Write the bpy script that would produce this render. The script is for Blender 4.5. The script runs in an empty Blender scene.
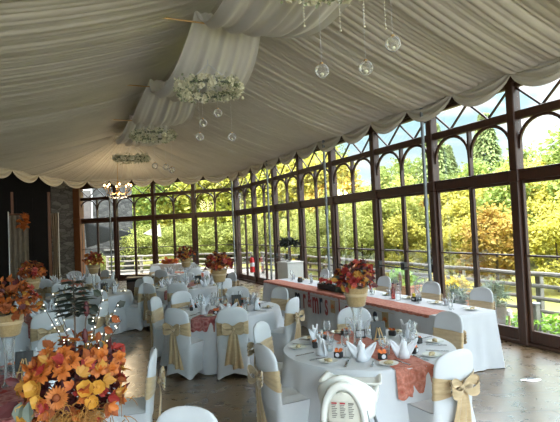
import bpy, math, random
from mathutils import Vector, Matrix, Euler
from math import sin, cos, pi, radians as R
random.seed(7)
S = bpy.context.scene
COL = S.collection

# ------------------------------------------------------------------ helpers
class MB:
    """collects shapes, then links them as one mesh object"""
    def __init__(s): s.v = []; s.f = []; s.m = []
    def add(s, vs, fs, mi=0, M=None):
        o = len(s.v)
        s.v += [tuple(M @ Vector(p)) for p in vs] if M is not None else [tuple(p) for p in vs]
        s.f += [tuple(i + o for i in q) for q in fs]; s.m += [mi] * len(fs)
    def box(s, c, d, rz=0, mi=0, M=None, bev=0.0):
        x, y, z = d[0]/2, d[1]/2, d[2]/2
        T = Matrix.Translation(c) @ Matrix.Rotation(rz, 4, 'Z')
        if M is not None: T = M @ T
        if bev <= 0:
            vs = [(a*x, b*y, e*z) for e in (-1, 1) for b in (-1, 1) for a in (-1, 1)]
            fs = [(0,2,3,1),(4,5,7,6),(0,1,5,4),(2,6,7,3),(0,4,6,2),(1,3,7,5)]
        else:
            b = min(bev, x*.45, y*.45, z*.45)
            rings = []
            for zz, ins in ((-z, b), (-z+b, 0), (z-b, 0), (z, b)):
                X, Y = x-ins, y-ins
                rings.append([(X-b,-Y,zz),(X,-Y+b,zz),(X,Y-b,zz),(X-b,Y,zz),(-X+b,Y,zz),(-X,Y-b,zz),(-X,-Y+b,zz),(-X+b,-Y,zz)])
            vs = [p for r in rings for p in r]; fs = []
            for k in range(3):
                for i in range(8):
                    j = (i+1) % 8; fs.append((k*8+i, k*8+j, k*8+8+j, k*8+8+i))
            fs.append(tuple(range(7, -1, -1))); fs.append(tuple(range(24, 32)))
        s.add(vs, fs, mi, T)
    def beam(s, p, q, w, h, mi=0, up=(0,0,1)):
        p, q = Vector(p), Vector(q); d = (q-p).normalized(); u = Vector(up)
        if abs(d.dot(u)) > .98: u = Vector((0,1,0))
        r = d.cross(u).normalized(); u = r.cross(d)
        vs = [e + r*a*w/2 + u*b*h/2 for e in (p, q) for a, b in ((-1,-1),(1,-1),(1,1),(-1,1))]
        s.add(vs, [(3,2,1,0),(4,5,6,7),(0,1,5,4),(1,2,6,5),(2,3,7,6),(3,0,4,7)], mi)
    def tube(s, pts, r, n=8, mi=0, cap=True):
        pts = [Vector(p) for p in pts]; rad = r if isinstance(r, (list, tuple)) else [r]*len(pts)
        vs = []; fs = []; ref = None
        for i, p in enumerate(pts):
            d = (pts[min(i+1, len(pts)-1)] - pts[max(i-1, 0)])
            d = d.normalized() if d.length > 1e-9 else Vector((0,0,1))
            if ref is None: ref = Vector((1,0,0)) if abs(d.x) < .9 else Vector((0,1,0))
            a = (ref - d*ref.dot(d)).normalized(); b = d.cross(a); ref = a
            vs += [p + (a*cos(2*pi*k/n) + b*sin(2*pi*k/n))*rad[i] for k in range(n)]
        for i in range(len(pts)-1):
            for k in range(n):
                l = (k+1) % n; fs.append((i*n+k, i*n+l, (i+1)*n+l, (i+1)*n+k))
        if cap:
            fs.append(tuple(range(n-1, -1, -1))); fs.append(tuple(range((len(pts)-1)*n, len(pts)*n)))
        s.add(vs, fs, mi)
    def lathe(s, prof, n=16, c=(0,0,0), mi=0, M=None):
        vs = []; fs = []
        for r, z in prof: vs += [(c[0]+r*cos(2*pi*k/n), c[1]+r*sin(2*pi*k/n), c[2]+z) for k in range(n)]
        for i in range(len(prof)-1):
            for k in range(n):
                l = (k+1) % n; fs.append((i*n+k, i*n+l, (i+1)*n+l, (i+1)*n+k))
        if prof[0][0] > 1e-4: fs.append(tuple(range(n-1, -1, -1)))
        if prof[-1][0] > 1e-4: fs.append(tuple(range((len(prof)-1)*n, len(prof)*n)))
        s.add(vs, fs, mi, M)
    def ball(s, c, r, n=8, mi=0, M=None):
        rr = r if isinstance(r, (tuple, list)) else (r, r, r); m = max(4, n//2+1)
        vs = [(c[0], c[1], c[2]-rr[2])]
        for i in range(1, m):
            a = -pi/2 + pi*i/m
            vs += [(c[0]+rr[0]*cos(a)*cos(2*pi*k/n), c[1]+rr[1]*cos(a)*sin(2*pi*k/n), c[2]+rr[2]*sin(a)) for k in range(n)]
        vs.append((c[0], c[1], c[2]+rr[2])); fs = []
        for k in range(n):
            l = (k+1) % n; fs.append((0, 1+l, 1+k)); fs.append((len(vs)-1, 1+(m-2)*n+k, 1+(m-2)*n+l))
            for i in range(m-2): fs.append((1+i*n+k, 1+i*n+l, 1+(i+1)*n+l, 1+(i+1)*n+k))
        s.add(vs, fs, mi, M)
    def grid(s, fn, nu, nv, mi=0, wrap=False):
        vs = [fn(i/nu, j/nv) for j in range(nv+1) for i in range(nu + (0 if wrap else 1))]
        w = nu if wrap else nu+1
        fs = [(j*w+i, j*w+(i+1) % w, (j+1)*w+(i+1) % w, (j+1)*w+i) for j in range(nv) for i in range(nu)]
        s.add(vs, fs, mi)
    def leaf(s, p, d, nrm, L, W, mi=0, curl=.15, tip=None):
        p, d, nrm = Vector(p), Vector(d).normalized(), Vector(nrm)
        r = d.cross(nrm)
        if r.length < 1e-4: r = d.orthogonal()
        r.normalize(); nn = r.cross(d)
        vs = [p]; 
        for t, w in ((.3,.42),(.65,.5)):
            c = p + d*L*t - nn*curl*L*t*t
            vs += [c - r*W*w + nn*W*.12, c - nn*W*.05, c + r*W*w + nn*W*.12]
        vs.append(p + d*L - nn*curl*L)
        s.add(vs, [(0,2,1),(0,3,2),(1,2,5,4),(2,3,6,5),(4,5,7),(5,6,7)], mi)
    def build(s, name, mats, parent=None, smooth=True, **kw):
        me = bpy.data.meshes.new(name); me.from_pydata(s.v, [], s.f)
        for m in (mats if isinstance(mats, (list, tuple)) else [mats]): me.materials.append(m)
        if len(me.materials) > 1: me.polygons.foreach_set('material_index', s.m)
        if smooth:
            me.polygons.foreach_set('use_smooth', [True]*len(s.f))
            if smooth != 'full':
                try: me.set_sharp_from_angle(angle=R(40))
                except Exception: pass
        me.update(); o = bpy.data.objects.new(name, me); COL.objects.link(o)
        if parent is not None: o.parent = parent
        for k, v in kw.items(): o[k] = v
        return o

def thing(name, label, cat, loc=(0,0,0), rz=0, group=None):
    o = bpy.data.objects.new(name, None); COL.objects.link(o)
    o.empty_display_size = .1; o.location = loc; o.rotation_euler = (0, 0, rz)
    o['label'] = label; o['category'] = cat
    if group: o['group'] = group
    return o
def tag(o, label, cat, group=None):
    o['label'] = label; o['category'] = cat
    if group: o['group'] = group
    return o
def struct(o): o['kind'] = 'structure'; return o
KIDS = {}
def kids(o):
    return [c for c in COL.objects if c.parent == o]
def dup(root, loc, rz=0, label=None, group=None, sc=None, only=None):
    if root.name not in KIDS: KIDS[root.name] = [(c, kids(c)) for c in kids(root)]
    r = root.copy(); COL.objects.link(r); r.location = loc; r.rotation_euler = (0, 0, rz)
    if sc: r.scale = (sc, sc, sc)
    if label: r['label'] = label
    if group: r['group'] = group
    for c, gs in KIDS[root.name]:
        d = c.copy(); COL.objects.link(d); d.parent = r
        for g in gs:
            e = g.copy(); COL.objects.link(e); e.parent = d
    return r
class Pool:
    """the first call places the thing itself, later calls place copies"""
    def __init__(s, root): s.root = root; s.used = False
    def put(s, loc, rz=0, label=None, group=None, sc=None):
        if not s.used:
            s.used = True; s.pending = (loc, rz, label, group, sc)
            if s.root.name not in KIDS: KIDS[s.root.name] = [(c, kids(c)) for c in kids(s.root)]
            o = s.root; o.location = loc; o.rotation_euler = (0, 0, rz)
            if sc: o.scale = (sc, sc, sc)
            if label: o['label'] = label
            if group: o['group'] = group
            return o
        o = dup(s.root, loc, rz, label, group, sc)
        o.scale = (sc, sc, sc) if sc else (1, 1, 1)
        return o

# ------------------------------------------------------------------ materials
MATS = {}
def nt(name):
    m = bpy.data.materials.new(name); m.use_nodes = True
    t = m.node_tree; b = t.nodes['Principled BSDF']; MATS[name] = m
    return m, t, b
def ramp(t, fac, stops):
    r = t.nodes.new('ShaderNodeValToRGB'); e = r.color_ramp.elements
    while len(e) < len(stops): e.new(.5)
    for q, (p, c) in zip(e, stops): q.position = p; q.color = (*c, 1)
    t.links.new(fac, r.inputs[0]); return r.outputs[0]
def coord(t, kind='Object', scale=(1,1,1), rot=(0,0,0)):
    c = t.nodes.new('ShaderNodeTexCoord'); m = t.nodes.new('ShaderNodeMapping')
    m.inputs['Scale'].default_value = scale; m.inputs['Rotation'].default_value = rot
    t.links.new(c.outputs[kind], m.inputs[0]); return m.outputs[0]
def noise(t, vec, scale, detail=4, rough=.6):
    n = t.nodes.new('ShaderNodeTexNoise'); n.inputs['Scale'].default_value = scale
    n.inputs['Detail'].default_value = detail; n.inputs['Roughness'].default_value = rough
    t.links.new(vec, n.inputs['Vector']); return n.outputs['Fac']
def bump(t, b, h, strength=.2, dist=.01):
    n = t.nodes.new('ShaderNodeBump'); n.inputs['Strength'].default_value = strength; n.inputs['Distance'].default_value = dist
    t.links.new(h, n.inputs['Height']); t.links.new(n.outputs[0], b.inputs['Normal'])
def mat(name, c, rough=.6, c2=None, scale=8, metal=0, bumpk=0, stretch=(1,1,1), sheen=0, trans=0, rnd=0, spec=None):
    m, t, b = nt(name)
    b.inputs['Roughness'].default_value = rough; b.inputs['Metallic'].default_value = metal
    if spec is not None: b.inputs['Specular IOR Level'].default_value = spec
    v = coord(t, 'Object', stretch); n = noise(t, v, scale)
    col = ramp(t, n, [(.3, c), (.7, c2 if c2 else tuple(x*.9 for x in c))])
    if rnd:
        oi = t.nodes.new('ShaderNodeObjectInfo'); hs = t.nodes.new('ShaderNodeHueSaturation')
        mr = t.nodes.new('ShaderNodeMapRange'); mr.inputs['To Min'].default_value = 1-rnd; mr.inputs['To Max'].default_value = 1+rnd
        t.links.new(oi.outputs['Random'], mr.inputs[0]); t.links.new(mr.outputs[0], hs.inputs['Value'])
        t.links.new(col, hs.inputs['Color']); col = hs.outputs[0]
    t.links.new(col, b.inputs['Base Color'])
    if bumpk: bump(t, b, n, bumpk)
    if sheen: b.inputs['Sheen Weight'].default_value = sheen
    if trans:
        tr = t.nodes.new('ShaderNodeBsdfTranslucent'); mx = t.nodes.new('ShaderNodeMixShader'); mx.inputs[0].default_value = trans
        t.links.new(col, tr.inputs[0]); t.links.new(b.outputs[0], mx.inputs[1]); t.links.new(tr.outputs[0], mx.inputs[2])
        t.links.new(mx.outputs[0], t.nodes['Material Output'].inputs[0])
    return m
def glass(name, tint=(1,1,1), boost=1.0, rough=.02, rim_glint=0.0):
    """thin clear glass: see-through, glossy at grazing angles, with optional pale edges standing in for glints"""
    m = bpy.data.materials.new(name); m.use_nodes = True; t = m.node_tree; t.nodes.clear()
    o = t.nodes.new('ShaderNodeOutputMaterial'); a = t.nodes.new('ShaderNodeBsdfTransparent'); g = t.nodes.new('ShaderNodeBsdfGlossy')
    f = t.nodes.new('ShaderNodeFresnel'); f.inputs[0].default_value = 1.45; k = t.nodes.new('ShaderNodeMath'); k.operation = 'MULTIPLY'
    k.inputs[1].default_value = boost; k.use_clamp = True
    a.inputs[0].default_value = (*tint, 1); g.inputs['Roughness'].default_value = rough
    x = t.nodes.new('ShaderNodeMixShader'); L = t.links.new
    L(f.outputs[0], k.inputs[0]); L(k.outputs[0], x.inputs[0]); L(a.outputs[0], x.inputs[1]); L(g.outputs[0], x.inputs[2])
    out = x.outputs[0]
    if rim_glint:  # white diffuse mixed in towards the edges imitates bright glinting rims
        lw = t.nodes.new('ShaderNodeLayerWeight'); lw.inputs[0].default_value = .35; fm = t.nodes.new('ShaderNodeMath'); fm.operation = 'MULTIPLY'; fm.inputs[1].default_value = rim_glint; fm.use_clamp = True
        d = t.nodes.new('ShaderNodeBsdfDiffuse'); d.inputs[0].default_value = (.9,.92,.95,1); tr = t.nodes.new('ShaderNodeBsdfTranslucent'); tr.inputs[0].default_value = (.9,.92,.95,1)
        ad = t.nodes.new('ShaderNodeMixShader'); y = t.nodes.new('ShaderNodeMixShader')
        L(d.outputs[0], ad.inputs[1]); L(tr.outputs[0], ad.inputs[2]); L(lw.outputs['Facing'], fm.inputs[0]); L(fm.outputs[0], y.inputs[0]); L(out, y.inputs[1]); L(ad.outputs[0], y.inputs[2]); out = y.outputs[0]
    L(out, o.inputs[0])
    return m
def emit(name, c, s):
    m, t, b = nt(name); b.inputs['Base Color'].default_value = (*c, 1)
    b.inputs['Emission Color'].default_value = (*c, 1); b.inputs['Emission Strength'].default_value = s
    return m

M_cover = mat('white_stretch_cover', (.57,.58,.60), .75, (.52,.53,.56), 3, sheen=.2)
M_cloth = mat('white_tablecloth', (.57,.58,.61), .8, (.52,.53,.57), 4, sheen=.15)
M_nap = mat('white_napkin', (.66,.67,.71), .8, (.61,.62,.67), 20)
M_sash = mat('tan_satin', (.52,.38,.22), .38, (.43,.305,.165), 14, stretch=(1,1,4), sheen=.4)
M_wood = mat('dark_timber', (.058,.021,.010), .45, (.030,.012,.006), 6, stretch=(6,6,.6))
M_oak = mat('orange_timber', (.22,.085,.03), .5, (.14,.05,.018), 6, stretch=(6,6,.6))
M_steel = mat('galvanised_steel', (.24,.26,.27), .45, (.18,.20,.21), 12, metal=.6)
M_black = mat('black_paint', (.014,.013,.013), .5)
M_pane = glass('window_glass', (.985,.99,.985), .3)
M_glass = glass('clear_glass', (.985,.99,.99), .6, .04, .45)
M_bauble = glass('bauble_glass', (.98,.98,.96), .5, .05, .6)
M_china = mat('white_china', (.80,.80,.76), .2)
M_cut = mat('cutlery_steel', (.55,.55,.56), .22, metal=1)
M_hess = mat('hessian', (.38,.26,.12), .9, (.27,.18,.075), 60, bumpk=.5, sheen=.3)
M_plast = mat('white_plastic', (.80,.79,.74), .35, spec=.5)
M_leafgold = mat('mustard_leaf', (.56,.29,.05), .6, (.42,.18,.03), 9, trans=.25)
M_orange = mat('orange_leaf', (.60,.19,.03), .6, (.42,.09,.015), 12, trans=.25)
M_rust = mat('rust_leaf', (.33,.085,.018), .7, (.22,.05,.012), 12, trans=.2)
M_red = mat('red_leaf', (.38,.035,.022), .6, (.22,.014,.014), 12, trans=.2)
M_burg = mat('burgundy_leaf', (.10,.014,.014), .6, (.05,.008,.01), 9, trans=.15)
M_coral = mat('coral_leaf', (.55,.12,.08), .6, (.38,.05,.04), 14, trans=.2)
M_dkgreen = mat('dark_green_leaf', (.035,.045,.03), .5, (.02,.022,.02), 10, trans=.1)
M_sage = mat('sage_leaf', (.17,.20,.15), .6, (.10,.12,.09), 10, trans=.15)
M_twig = mat('brown_twig', (.07,.045,.03), .7)
M_cream = mat('cream_petal', (.80,.77,.60), .6, (.70,.68,.50), 12, trans=.2)
M_hoopg = mat('hoop_leaf', (.20,.25,.12), .6, (.34,.38,.24), 14, trans=.2)
M_berry = emit('warm_white_light', (1,.93,.78), 1.3)
M_flame = emit('candle_bulb', (1,.70,.30), 9)
M_brass = mat('antique_gold', (.52,.33,.13), .35, metal=.85)
M_terra = mat('terracotta', (.48,.20,.10), .8, (.38,.15,.07), 10)
M_potg = mat('grey_glaze', (.13,.11,.10), .4, (.09,.08,.075), 5)
M_fence = mat('silvered_timber', (.21,.195,.17), .8, (.14,.13,.11), 10, stretch=(4,.5,4))
M_iron = mat('wrought_iron', (.16,.155,.15), .5)
M_rustiron = mat('brown_iron', (.10,.05,.035), .6)
M_deck = mat('terrace_paving', (.20,.19,.165), .85, (.15,.14,.125), 3)
M_lav = mat('lavender_leaf', (.10,.16,.08), .8, (.14,.18,.13), 15, trans=.2)
M_lime = mat('lime_leaf', (.25,.42,.04), .7, (.16,.34,.02), 12, trans=.3)
M_yel = mat('yellow_flower', (.66,.52,.03), .7, trans=.2)
M_redp = mat('extinguisher_red', (.55,.02,.02), .3)
M_navy = mat('navy_card', (.012,.016,.04), .8)
M_redc = mat('burgundy_card', (.26,.03,.035), .8)
M_white = mat('white_paint', (.72,.70,.66), .5)
M_curt = mat('beige_curtain', (.24,.19,.13), .9, (.18,.14,.10), 8)
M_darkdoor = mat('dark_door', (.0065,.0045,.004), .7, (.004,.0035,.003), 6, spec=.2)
M_dkred = mat('dark_red_paint', (.07,.008,.010), .6)
M_sail = mat('sail_grey', (.018,.02,.02), .9); M_sailc = mat('sail_cream', (.36,.34,.28), .9, trans=.3)
M_bark = mat('bark', (.10,.075,.05), .9, (.06,.045,.03), 8)
M_slabroof = mat('roof_boards', (.05,.04,.03), .9)

def m_floor():
    m, t, b = nt('stone_flags'); v = coord(t, 'Object', (1,1,1), (0,0,R(24)))
    n0 = t.nodes.new('ShaderNodeTexNoise'); n0.inputs['Scale'].default_value = 2.2; t.links.new(v, n0.inputs['Vector'])
    ad = t.nodes.new('ShaderNodeMixRGB'); ad.blend_type = 'LINEAR_LIGHT'; ad.inputs[0].default_value = .045
    t.links.new(v, ad.inputs[1]); t.links.new(n0.outputs['Color'], ad.inputs[2])
    br = t.nodes.new('ShaderNodeTexBrick'); br.inputs['Scale'].default_value = 1.0
    br.inputs['Brick Width'].default_value = .92; br.inputs['Row Height'].default_value = .52; br.inputs['Mortar Size'].default_value = .012
    br.inputs['Mortar Smooth'].default_value = .3; br.offset = .37; br.squash = 1.3
    br.inputs['Color1'].default_value = (.0,.0,.0,1); br.inputs['Color2'].default_value = (1,1,1,1); br.inputs['Mortar'].default_value = (.5,.5,.5,1)
    t.links.new(ad.outputs[0], br.inputs['Vector'])
    base = ramp(t, br.outputs['Color'], [(0, (.105,.070,.038)), (.35, (.17,.115,.06)), (.65, (.125,.088,.05)), (1, (.20,.145,.08))])
    n1 = noise(t, v, 5, 6, .65); c1 = ramp(t, n1, [(.3, (.55,.5,.46)), (.7, (1.15,1.12,1.05))])
    mu = t.nodes.new('ShaderNodeMixRGB'); mu.blend_type = 'MULTIPLY'; mu.inputs[0].default_value = .9
    t.links.new(base, mu.inputs[1]); t.links.new(c1, mu.inputs[2])
    mo = t.nodes.new('ShaderNodeMixRGB'); mo.inputs[2].default_value = (.095,.075,.05,1)
    t.links.new(br.outputs['Fac'], mo.inputs[0]); t.links.new(mu.outputs[0], mo.inputs[1])
    t.links.new(mo.outputs[0], b.inputs['Base Color'])
    rr = ramp(t, n1, [(.3, (.22,)*3), (.7, (.38,)*3)]); t.links.new(rr, b.inputs['Roughness'])
    b.inputs['Specular IOR Level'].default_value = .75; b.inputs['Coat Weight'].default_value = .35; b.inputs['Coat Roughness'].default_value = .22
    h = t.nodes.new('ShaderNodeMath'); h.operation = 'SUBTRACT'; t.links.new(n1, h.inputs[0]); t.links.new(br.outputs['Fac'], h.inputs[1])
    bump(t, b, h.outputs[0], .25, .02); return m
M_floor = m_floor()
def m_stone(name, c1, c2, sc=(1,1,1)):
    m, t, b = nt(name); v = coord(t, 'Object', sc)
    vo = t.nodes.new('ShaderNodeTexVoronoi'); vo.inputs['Scale'].default_value = 3.0; t.links.new(v, vo.inputs['Vector'])
    vd = t.nodes.new('ShaderNodeTexVoronoi'); vd.feature = 'DISTANCE_TO_EDGE'; vd.inputs['Scale'].default_value = 3.0; t.links.new(v, vd.inputs['Vector'])
    g = t.nodes.new('ShaderNodeSeparateColor'); t.links.new(vo.outputs['Color'], g.inputs[0])
    c = ramp(t, g.outputs[0], [(0, c1), (1, c2)]); n = noise(t, v, 14)
    mu = t.nodes.new('ShaderNodeMixRGB'); mu.blend_type = 'MULTIPLY'; mu.inputs[0].default_value = .7
    t.links.new(c, mu.inputs[1]); t.links.new(ramp(t, n, [(.3, (.6,)*3), (.7, (1.2,)*3)]), mu.inputs[2])
    j = ramp(t, vd.outputs['Distance'], [(.0, (.45,)*3), (.06, (1,)*3)])
    m2 = t.nodes.new('ShaderNodeMixRGB'); m2.blend_type = 'MULTIPLY'; m2.inputs[0].default_value = 1
    t.links.new(mu.outputs[0], m2.inputs[1]); t.links.new(j, m2.inputs[2]); t.links.new(m2.outputs[0], b.inputs['Base Color'])
    b.inputs['Roughness'].default_value = .9; bump(t, b, vd.outputs['Distance'], .6, .05); return m
M_stone = m_stone('pier_stone', (.10,.095,.085), (.22,.21,.19), (1,1,2.2))
M_stone2 = m_stone('tower_stone', (.035,.035,.033), (.09,.088,.08), (1,1,2))
def m_drape(name, c1, c2, trans):
    m, t, b = nt(name); v = coord(t, 'Object'); n = noise(t, v, 1.3, 3)
    c = ramp(t, n, [(.3, c1), (.7, c2)]); t.links.new(c, b.inputs['Base Color']); b.inputs['Roughness'].default_value = .75
    b.inputs['Sheen Weight'].default_value = .2
    tr = t.nodes.new('ShaderNodeBsdfTranslucent'); x = t.nodes.new('ShaderNodeMixShader'); x.inputs[0].default_value = trans
    t.links.new(c, tr.inputs[0]); t.links.new(b.outputs[0], x.inputs[1]); t.links.new(tr.outputs[0], x.inputs[2])
    t.links.new(x.outputs[0], t.nodes['Material Output'].inputs[0]); return m
M_tent = m_drape('ivory_lining', (.56,.52,.43), (.50,.46,.375), .1)
M_swag = m_drape('white_chiffon', (.80,.78,.72), (.74,.72,.65), .25)
def m_lace(name, a, b_, c_):
    m, t, b = nt(name); v = coord(t, 'Object')
    vo = t.nodes.new('ShaderNodeTexVoronoi'); vo.inputs['Scale'].default_value = 13; t.links.new(v, vo.inputs['Vector'])
    n = noise(t, v, 45, 3)
    c = ramp(t, vo.outputs['Distance'], [(.0, c_), (.25, a), (.55, b_), (.8, a)])
    mu = t.nodes.new('ShaderNodeMixRGB'); mu.blend_type = 'MULTIPLY'; mu.inputs[0].default_value = .7
    t.links.new(c, mu.inputs[1]); t.links.new(ramp(t, n, [(.35, (.65,)*3), (.65, (1.2,)*3)]), mu.inputs[2])
    t.links.new(mu.outputs[0], b.inputs['Base Color']); b.inputs['Roughness'].default_value = .8; return m
M_lace = m_lace('terracotta_lace', (.45,.135,.085), (.53,.21,.155), (.33,.06,.045))
M_lace2 = m_lace('burgundy_lace', (.28,.06,.06), (.42,.19,.17), (.18,.03,.035))

# tree materials
def m_tree(name, a, b_, tr=.35, scale=3.0):
    return mat(name, a, .8, b_, scale, trans=tr, rnd=.22)
TM = dict(
    hedge=m_tree('hedge_leaf', (.44,.44,.12), (.25,.30,.075)),
    green=m_tree('green_leaf', (.17,.25,.06), (.30,.36,.08)),
    yellow=m_tree('yellow_leaf', (.56,.48,.09), (.36,.38,.08)),
    orange=m_tree('amber_leaf', (.58,.33,.07), (.44,.38,.08)),
    lime=m_tree('pale_lime_leaf', (.60,.58,.12), (.44,.48,.09)),
    conifer=m_tree('conifer_leaf', (.20,.28,.10), (.28,.34,.12), .25),
    dark=m_tree('deep_green_leaf', (.12,.17,.05), (.20,.24,.06)))

# ------------------------------------------------------------------ room layout
W, L, B, A = 6.691, 18.804, 1.886, .738           # long glass wall x, corner y, bay, splay
dS = Vector((-cos(A), sin(A), 0)); nS = Vector((sin(A), cos(A), 0))
CORN = Vector((W, L, 0))
Tz, Rz, Uz = 2.641, 3.592, 4.061
ZB = 4.36

flr = MB(); flr.box((1.6, 11, -.05), (11.2, 29, .1)); struct(flr.build('floor', M_floor, smooth=False))

def frame_axes(P, d):
    """matrix with x along the wall, y outwards, z up"""
    d = Vector(d).normalized(); n = Vector((d.y, -d.x, 0))
    return Matrix(((d.x, n.x, 0, P[0]), (d.y, n.y, 0, P[1]), (0, 0, 1, 0), (0, 0, 0, 1)))

def arch_path(x0, x1, z0, z1, n=10):
    xm = (x0+x1)/2; a = (x1-x0)/2
    return [(xm - a*cos(pi*k/(2*n)*1.0) if k <= n else 0, z0 + (z1-z0)*sin(pi*k/(2*n))**.9) for k in range(n+1)]

wn = [0]
def window_bay(P, d, out, name_extra=None, push=False):
    wn[0] += 1
    M = frame_axes(P, d)
    if M.to_3x3() @ Vector((0,1,0)) @ Vector(out) < 0:
        M = M @ Matrix.Scale(-1, 4, (0,1,0))
    r = bpy.data.objects.new('window_%d' % wn[0], None); COL.objects.link(r); struct(r)
    r.location = (P[0], P[1], 0)
    Mi = Matrix.Translation((-P[0], -P[1], 0)) @ M
    f = MB(); hp = .075
    def bx(x0, x1, z0, z1, dep, y=0): f.box(((x0+x1)/2, y, (z0+z1)/2), (x1-x0, dep, z1-z0), M=Mi, bev=.008)
    bx(hp, B-hp, Tz-.075, Tz+.075, .12); bx(hp, B-hp, Rz-.065, Rz+.065, .12); bx(hp, B-hp, Uz-.02, Uz+.05, .12)
    bx(hp, B-hp, 0, .06, .14)
    bx(hp, B-hp, Tz+.075, Tz+.10, .16)
    f.build('frame', M_wood, r)
    mm = MB(); mm.box((B/2, 0, (Tz+Rz)/2), (.05, .09, Rz-Tz-.12), M=Mi, bev=.008); mm.build('mullion', M_wood, r)
    for k in range(2):                                       # door leaves below, lights above
        x0 = hp + .004 + k*(B/2 - hp); x1 = x0 + B/2 - hp - .008
        df = MB()
        for (a, b_, c, e) in ((x0, x0+.045, .06, Tz-.075), (x1-.045, x1, .06, Tz-.075), (x0+.045, x1-.045, .06, .24), (x0+.045, x1-.045, Tz-.125, Tz-.075), (x0+.045, x1-.045, 1.375, 1.405)):
            df.box(((a+b_)/2, 0, (c+e)/2), (b_-a, .06, e-c), M=Mi, bev=.006)
        df = df.build('door_leaf', M_wood, r)
        for (c, e) in ((.24, 1.375), (1.405, Tz-.125)):
            pn = MB(); pn.box(((x0+x1)/2, .005, (c+e)/2), (x1-x0-.09, .008, e-c), M=Mi); pn.build('pane', M_pane, df, smooth=False)
        if push:
            pb = MB(); pb.tube([Mi @ Vector((x0+.03, -.11, 1.04)), Mi @ Vector((x1-.03, -.11, 1.06))], .014, 8)
            for xx in (x0+.03, x1-.03): pb.box((xx, -.07, 1.08), (.05, .09, .16), M=Mi, bev=.006)
            pb.build('push_bar', M_black, df)
        ap = MB(); xa, xb = k*B/2 + (.075 if k == 0 else .02), (k+1)*B/2 - (.02 if k == 0 else .075)
        path = []; n = 14; xm = (xa+xb)/2; a = (xb-xa)/2
        for i in range(n+1):
            th = pi*i/n; path.append(Mi @ Vector((xm - a*cos(th), 0, 3.07 + (Rz-.07-3.07)*abs(sin(th))**.85)))
        for p, q in zip(path, path[1:]): ap.beam(p, q, .05, .035, up=(out[0], out[1], 0))
        ap.build('arch', M_wood, r)
        pn = MB(); pn.box((xm, .005, (Tz+Rz)/2), (a*2, .008, Rz-Tz-.16), M=Mi); pn.build('pane', M_pane, r, smooth=False)
    la = MB()
    for k in range(4):
        za, zb = (Uz-.03, Rz+.06) if k % 2 == 0 else (Rz+.06, Uz-.03)
        la.beam(Mi @ Vector((hp + (B-2*hp)*k/4, 0, za)), Mi @ Vector((hp + (B-2*hp)*(k+1)/4, 0, zb)), .03, .03, up=(out[0], out[1], 0))
    la.build('lattice', M_wood, r)
    pn = MB(); pn.box((B/2, .005, (Rz+Uz)/2), (B-2*hp, .008, Uz-Rz-.1), M=Mi); pn.build('pane', M_pane, r, smooth=False)
    return r
tn = [0]
def post(P, d, w=.15, dep=.17, m=None, h=ZB):
    tn[0] += 1; p = MB(); ang = math.atan2(d[1], d[0])
    p.box((0, 0, h/2), (w, dep, h), bev=.012)
    p.box((0, 0, Tz), (w+.03, dep+.02, .2), bev=.012)
    o = struct(p.build('trim_%d' % tn[0], m or M_wood)); o.location = (P[0], P[1], 0); o.rotation_euler = (0, 0, ang); return o
NB = 11
for i in range(NB):
    P = (W, L - (i+1)*B); window_bay(P, (0,1,0), (1,0,0), push=i in (5, 8, 2)); post(P, (0,1,0))
for i in range(4):
    P = CORN + dS*(i*B); window_bay(P, dS, nS, push=i in (0,)); 
    if i: post(P, dS)
post(CORN, (0,1,0), .2, .2)
P4 = CORN + dS*(4*B); post(P4 + dS*.05, dS, .34, .3, M_oak)
# beams over the glass and boarding above, behind the lining
bm = MB(); bm.beam((W, L+.1, (Uz+.05+5.85)/2), (W, L-NB*B, (Uz+.05+5.85)/2), .16, 5.80-Uz); struct(bm.build('wall_right', M_wood, smooth=False))
bm = MB(); bm.beam(CORN + Vector((0,0,(Uz+5.85)/2+.025)), P4 + dS*.3 + Vector((0,0,(Uz+5.85)/2+.025)), .16, 5.80-Uz); struct(bm.build('wall_back', M_wood, smooth=False))

# left end: stone pier, dark doorway
P5 = P4 + dS*.25
dE = Vector((-cos(.25), -sin(.25)*.6, 0)).normalized()
def left_wall():
    def seg(name, a, b_, z0, z1, th, m):
        w = MB(); p = P5 + dE*a; q = P5 + dE*b_; zz = (z0+z1)/2
        w.beam((p.x, p.y+th/2, zz), (q.x, q.y+th/2, zz), th, z1-z0); return w.build(name, m, smooth=False)
    struct(seg('wall_stone', 0, 1.0, 0, 5.9, .5, M_stone)).name = 'wall_far'
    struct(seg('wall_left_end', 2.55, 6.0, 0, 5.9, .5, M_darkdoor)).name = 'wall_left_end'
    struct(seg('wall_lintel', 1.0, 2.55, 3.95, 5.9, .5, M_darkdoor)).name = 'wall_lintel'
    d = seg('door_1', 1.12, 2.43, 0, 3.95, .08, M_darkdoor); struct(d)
    for a, b_ in ((1.0, 1.12), (2.43, 2.55)): 
        tn[0] += 1; struct(seg('trim_%d' % tn[0], a, b_, 0, 3.95, .2, M_oak))
    pp = P5 + dE*1.78
    dr = MB()
    for k in (-1, 1):
        for z0, z1 in ((.25, .95), (1.15, 2.3), (2.5, 3.7)):
            c = pp + dE*(k*.31); dr.beam((c.x - dE.x*.22, c.y - dE.y*.22 - .01, (z0+z1)/2), (c.x + dE.x*.22, c.y + dE.y*.22 - .01, (z0+z1)/2), .04, z1-z0)
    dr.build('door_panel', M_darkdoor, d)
left_wall()
wl = MB(); wl.box((-3.95, 10, 2.95), (.2, 27, 5.9)); struct(wl.build('wall_left', M_stone, smooth=False))
rf = MB(); rf.box((1.4, 10.4, 5.95), (11, 28.5, .1)); struct(rf.build('ceiling', M_slabroof, smooth=False))


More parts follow.
